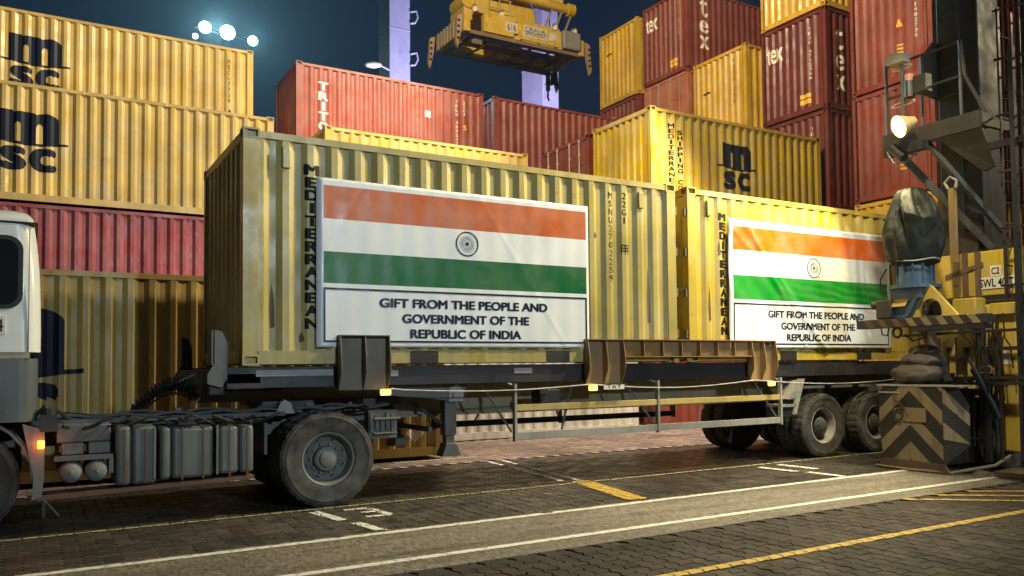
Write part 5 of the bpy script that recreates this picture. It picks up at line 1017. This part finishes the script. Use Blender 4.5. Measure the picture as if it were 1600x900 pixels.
# ------------------------------------------------------------------ far crane legs, lamp mast
def far_leg(x0, x1, y, d, label, arms, zt=45):
    t = thing('quay_crane', label, 'crane', ((x0+x1)/2, y, 0), 'pale quay crane legs behind the stacks'); ox, oy = (x0+x1)/2, y
    b = MB(); b.box((x0-ox, 0, 0), (x1-ox, d, zt)); lg = b.build('column', 'lilac', t, bevel=0.03)
    for k in range(12): MB().box((x0-ox-0.02, -0.02, 3+3.5*k), (x1-ox+0.02, d+0.02, 3.05+3.5*k)).build('weld_band', 'lilac', lg)
    for zz in arms:
        MB().tube([(x1-ox, -0.05, zz+0.6), (x1-ox+0.35, -0.1, zz+0.7), (x1-ox+0.42, -0.1, zz+0.35), (x1-ox+0.25, -0.1, zz), (x1-ox, -0.05, zz-0.05)], 0.06).build('bracket', 'lilac', t)
    return t
t1 = far_leg(14.72, 15.95, 34, 1.7, 'pale lilac crane leg rising left of the yellow spreader', (18.6, 21.0))
MB().lathe([(0.0, -0.5), (0.12, -0.4), (0.2, 0), (0.12, 0.4), (0, 0.5)], (-1.85, -0.8, 17.9), (1, 0, 0.15), 14).build('side_lamp', 'printwhite', t1, smooth=True); MB().cyl((-1.5, -0.8, 17.95), (-0.55, 0.1, 18.1), 0.05, 6).build('lamp_arm', 'lilac', t1)
t2 = far_leg(24.7, 25.85, 34, 2.6, 'pale blue crane leg rising behind the yellow spreader', ())
MB().prism([(-0.55, -0.02, 18.0), (0.15, -0.02, 18.4), (0.30, -0.02, 19.1), (-0.2, -0.02, 19.2), (-0.5, -0.02, 18.9)], (0, -0.08, 0)).build('hatch', 'lilac', t2); MB().prism([(-0.45, -0.12, 18.8), (0.1, -0.12, 19.0), (0.18, -0.12, 19.2), (-0.2, -0.12, 19.15)], (0, -0.03, 0)).build('hatch_opening', 'cranedark', t2)
t3 = thing('quay_crane', 'pale lilac crane base glimpsed behind the dark column and ladder at right', 'crane', (28, 6, 0)); MB().box((-1, -2.5, 0), (1, 3.2, 8.8)).build('column', 'lilac', t3, bevel=0.05)
for k in range(3): MB().box((-1.04, -1.6, 5.6+0.8*k), (-1.01, -0.9, 6.1+0.8*k)).build('window', 'glass', t3)
Fm = thing('floodlight_mast', 'tall mast with blazing blue-white floodlights behind the far left containers', 'light mast', (8.0, 45, 0))
MB().cyl((0, 0, 0), (0, 0, 22.8), 0.35, 14, 0.16).build('mast', 'concrete', Fm); MB().beam((-1.8, -0.9, 22.35), (1.7, -0.9, 22.15), 0.1, 0.1).beam((0, -0.9, 22.25), (0, 0, 22.25), 0.1, 0.1).build('headframe', 'concrete', Fm)
for dx, dz, r_ in ((-1.25, 0.0, 0.36), (0.05, -0.05, 0.44), (1.55, -0.28, 0.30), (-1.8, -0.65, 0.16)):
    d = Vector((-0.15, -1, -0.45)).normalized(); c = Vector((dx, -1.0, 22.42+dz)); h = MB().lathe([(0, -0.35), (r_*0.6, -0.3), (r_, 0.0), (r_*1.04, 0.02)], c, d, 20).build('floodlight', 'concrete', Fm, smooth=True)
    MB().lathe([(0.0, 0.03), (r_*0.6, 0.025), (r_*0.97, 0.01)], c, d, 20).build('lamp_glass', 'mastlight', h, smooth=True)
for xx, zz, e_ in ((7.3, 22.4, 32000), (9.55, 22.1, 10000)): spot('mast_floodlight', (xx, 43.6, zz), (-1.9, -9.3, 1.5), e_, (0.40, 0.88, 1.0), 36, 0.5, 0.3)
# ------------------------------------------------------------------ thin scattering volume, added for halos round the lamps
h = MB().box((-262, -262, -1.6), (262, 262, 46.5)).build('haze', 'vinyl'); h['kind'] = 'stuff'
hm = bpy.data.materials.new('halo_air'); hm.use_nodes = True; hn = hm.node_tree; hn.nodes.remove(hn.nodes['Principled BSDF']); hv = hn.nodes.new('ShaderNodeVolumePrincipled'); hv.inputs['Color'].default_value = (0.85, 0.92, 1.0, 1); hv.inputs['Density'].default_value = 0.00026; hv.inputs['Anisotropy'].default_value = 0.72
hn.links.new(hv.outputs[0], hn.nodes['Material Output'].inputs['Volume']); h.data.materials.clear(); h.data.materials.append(hm)
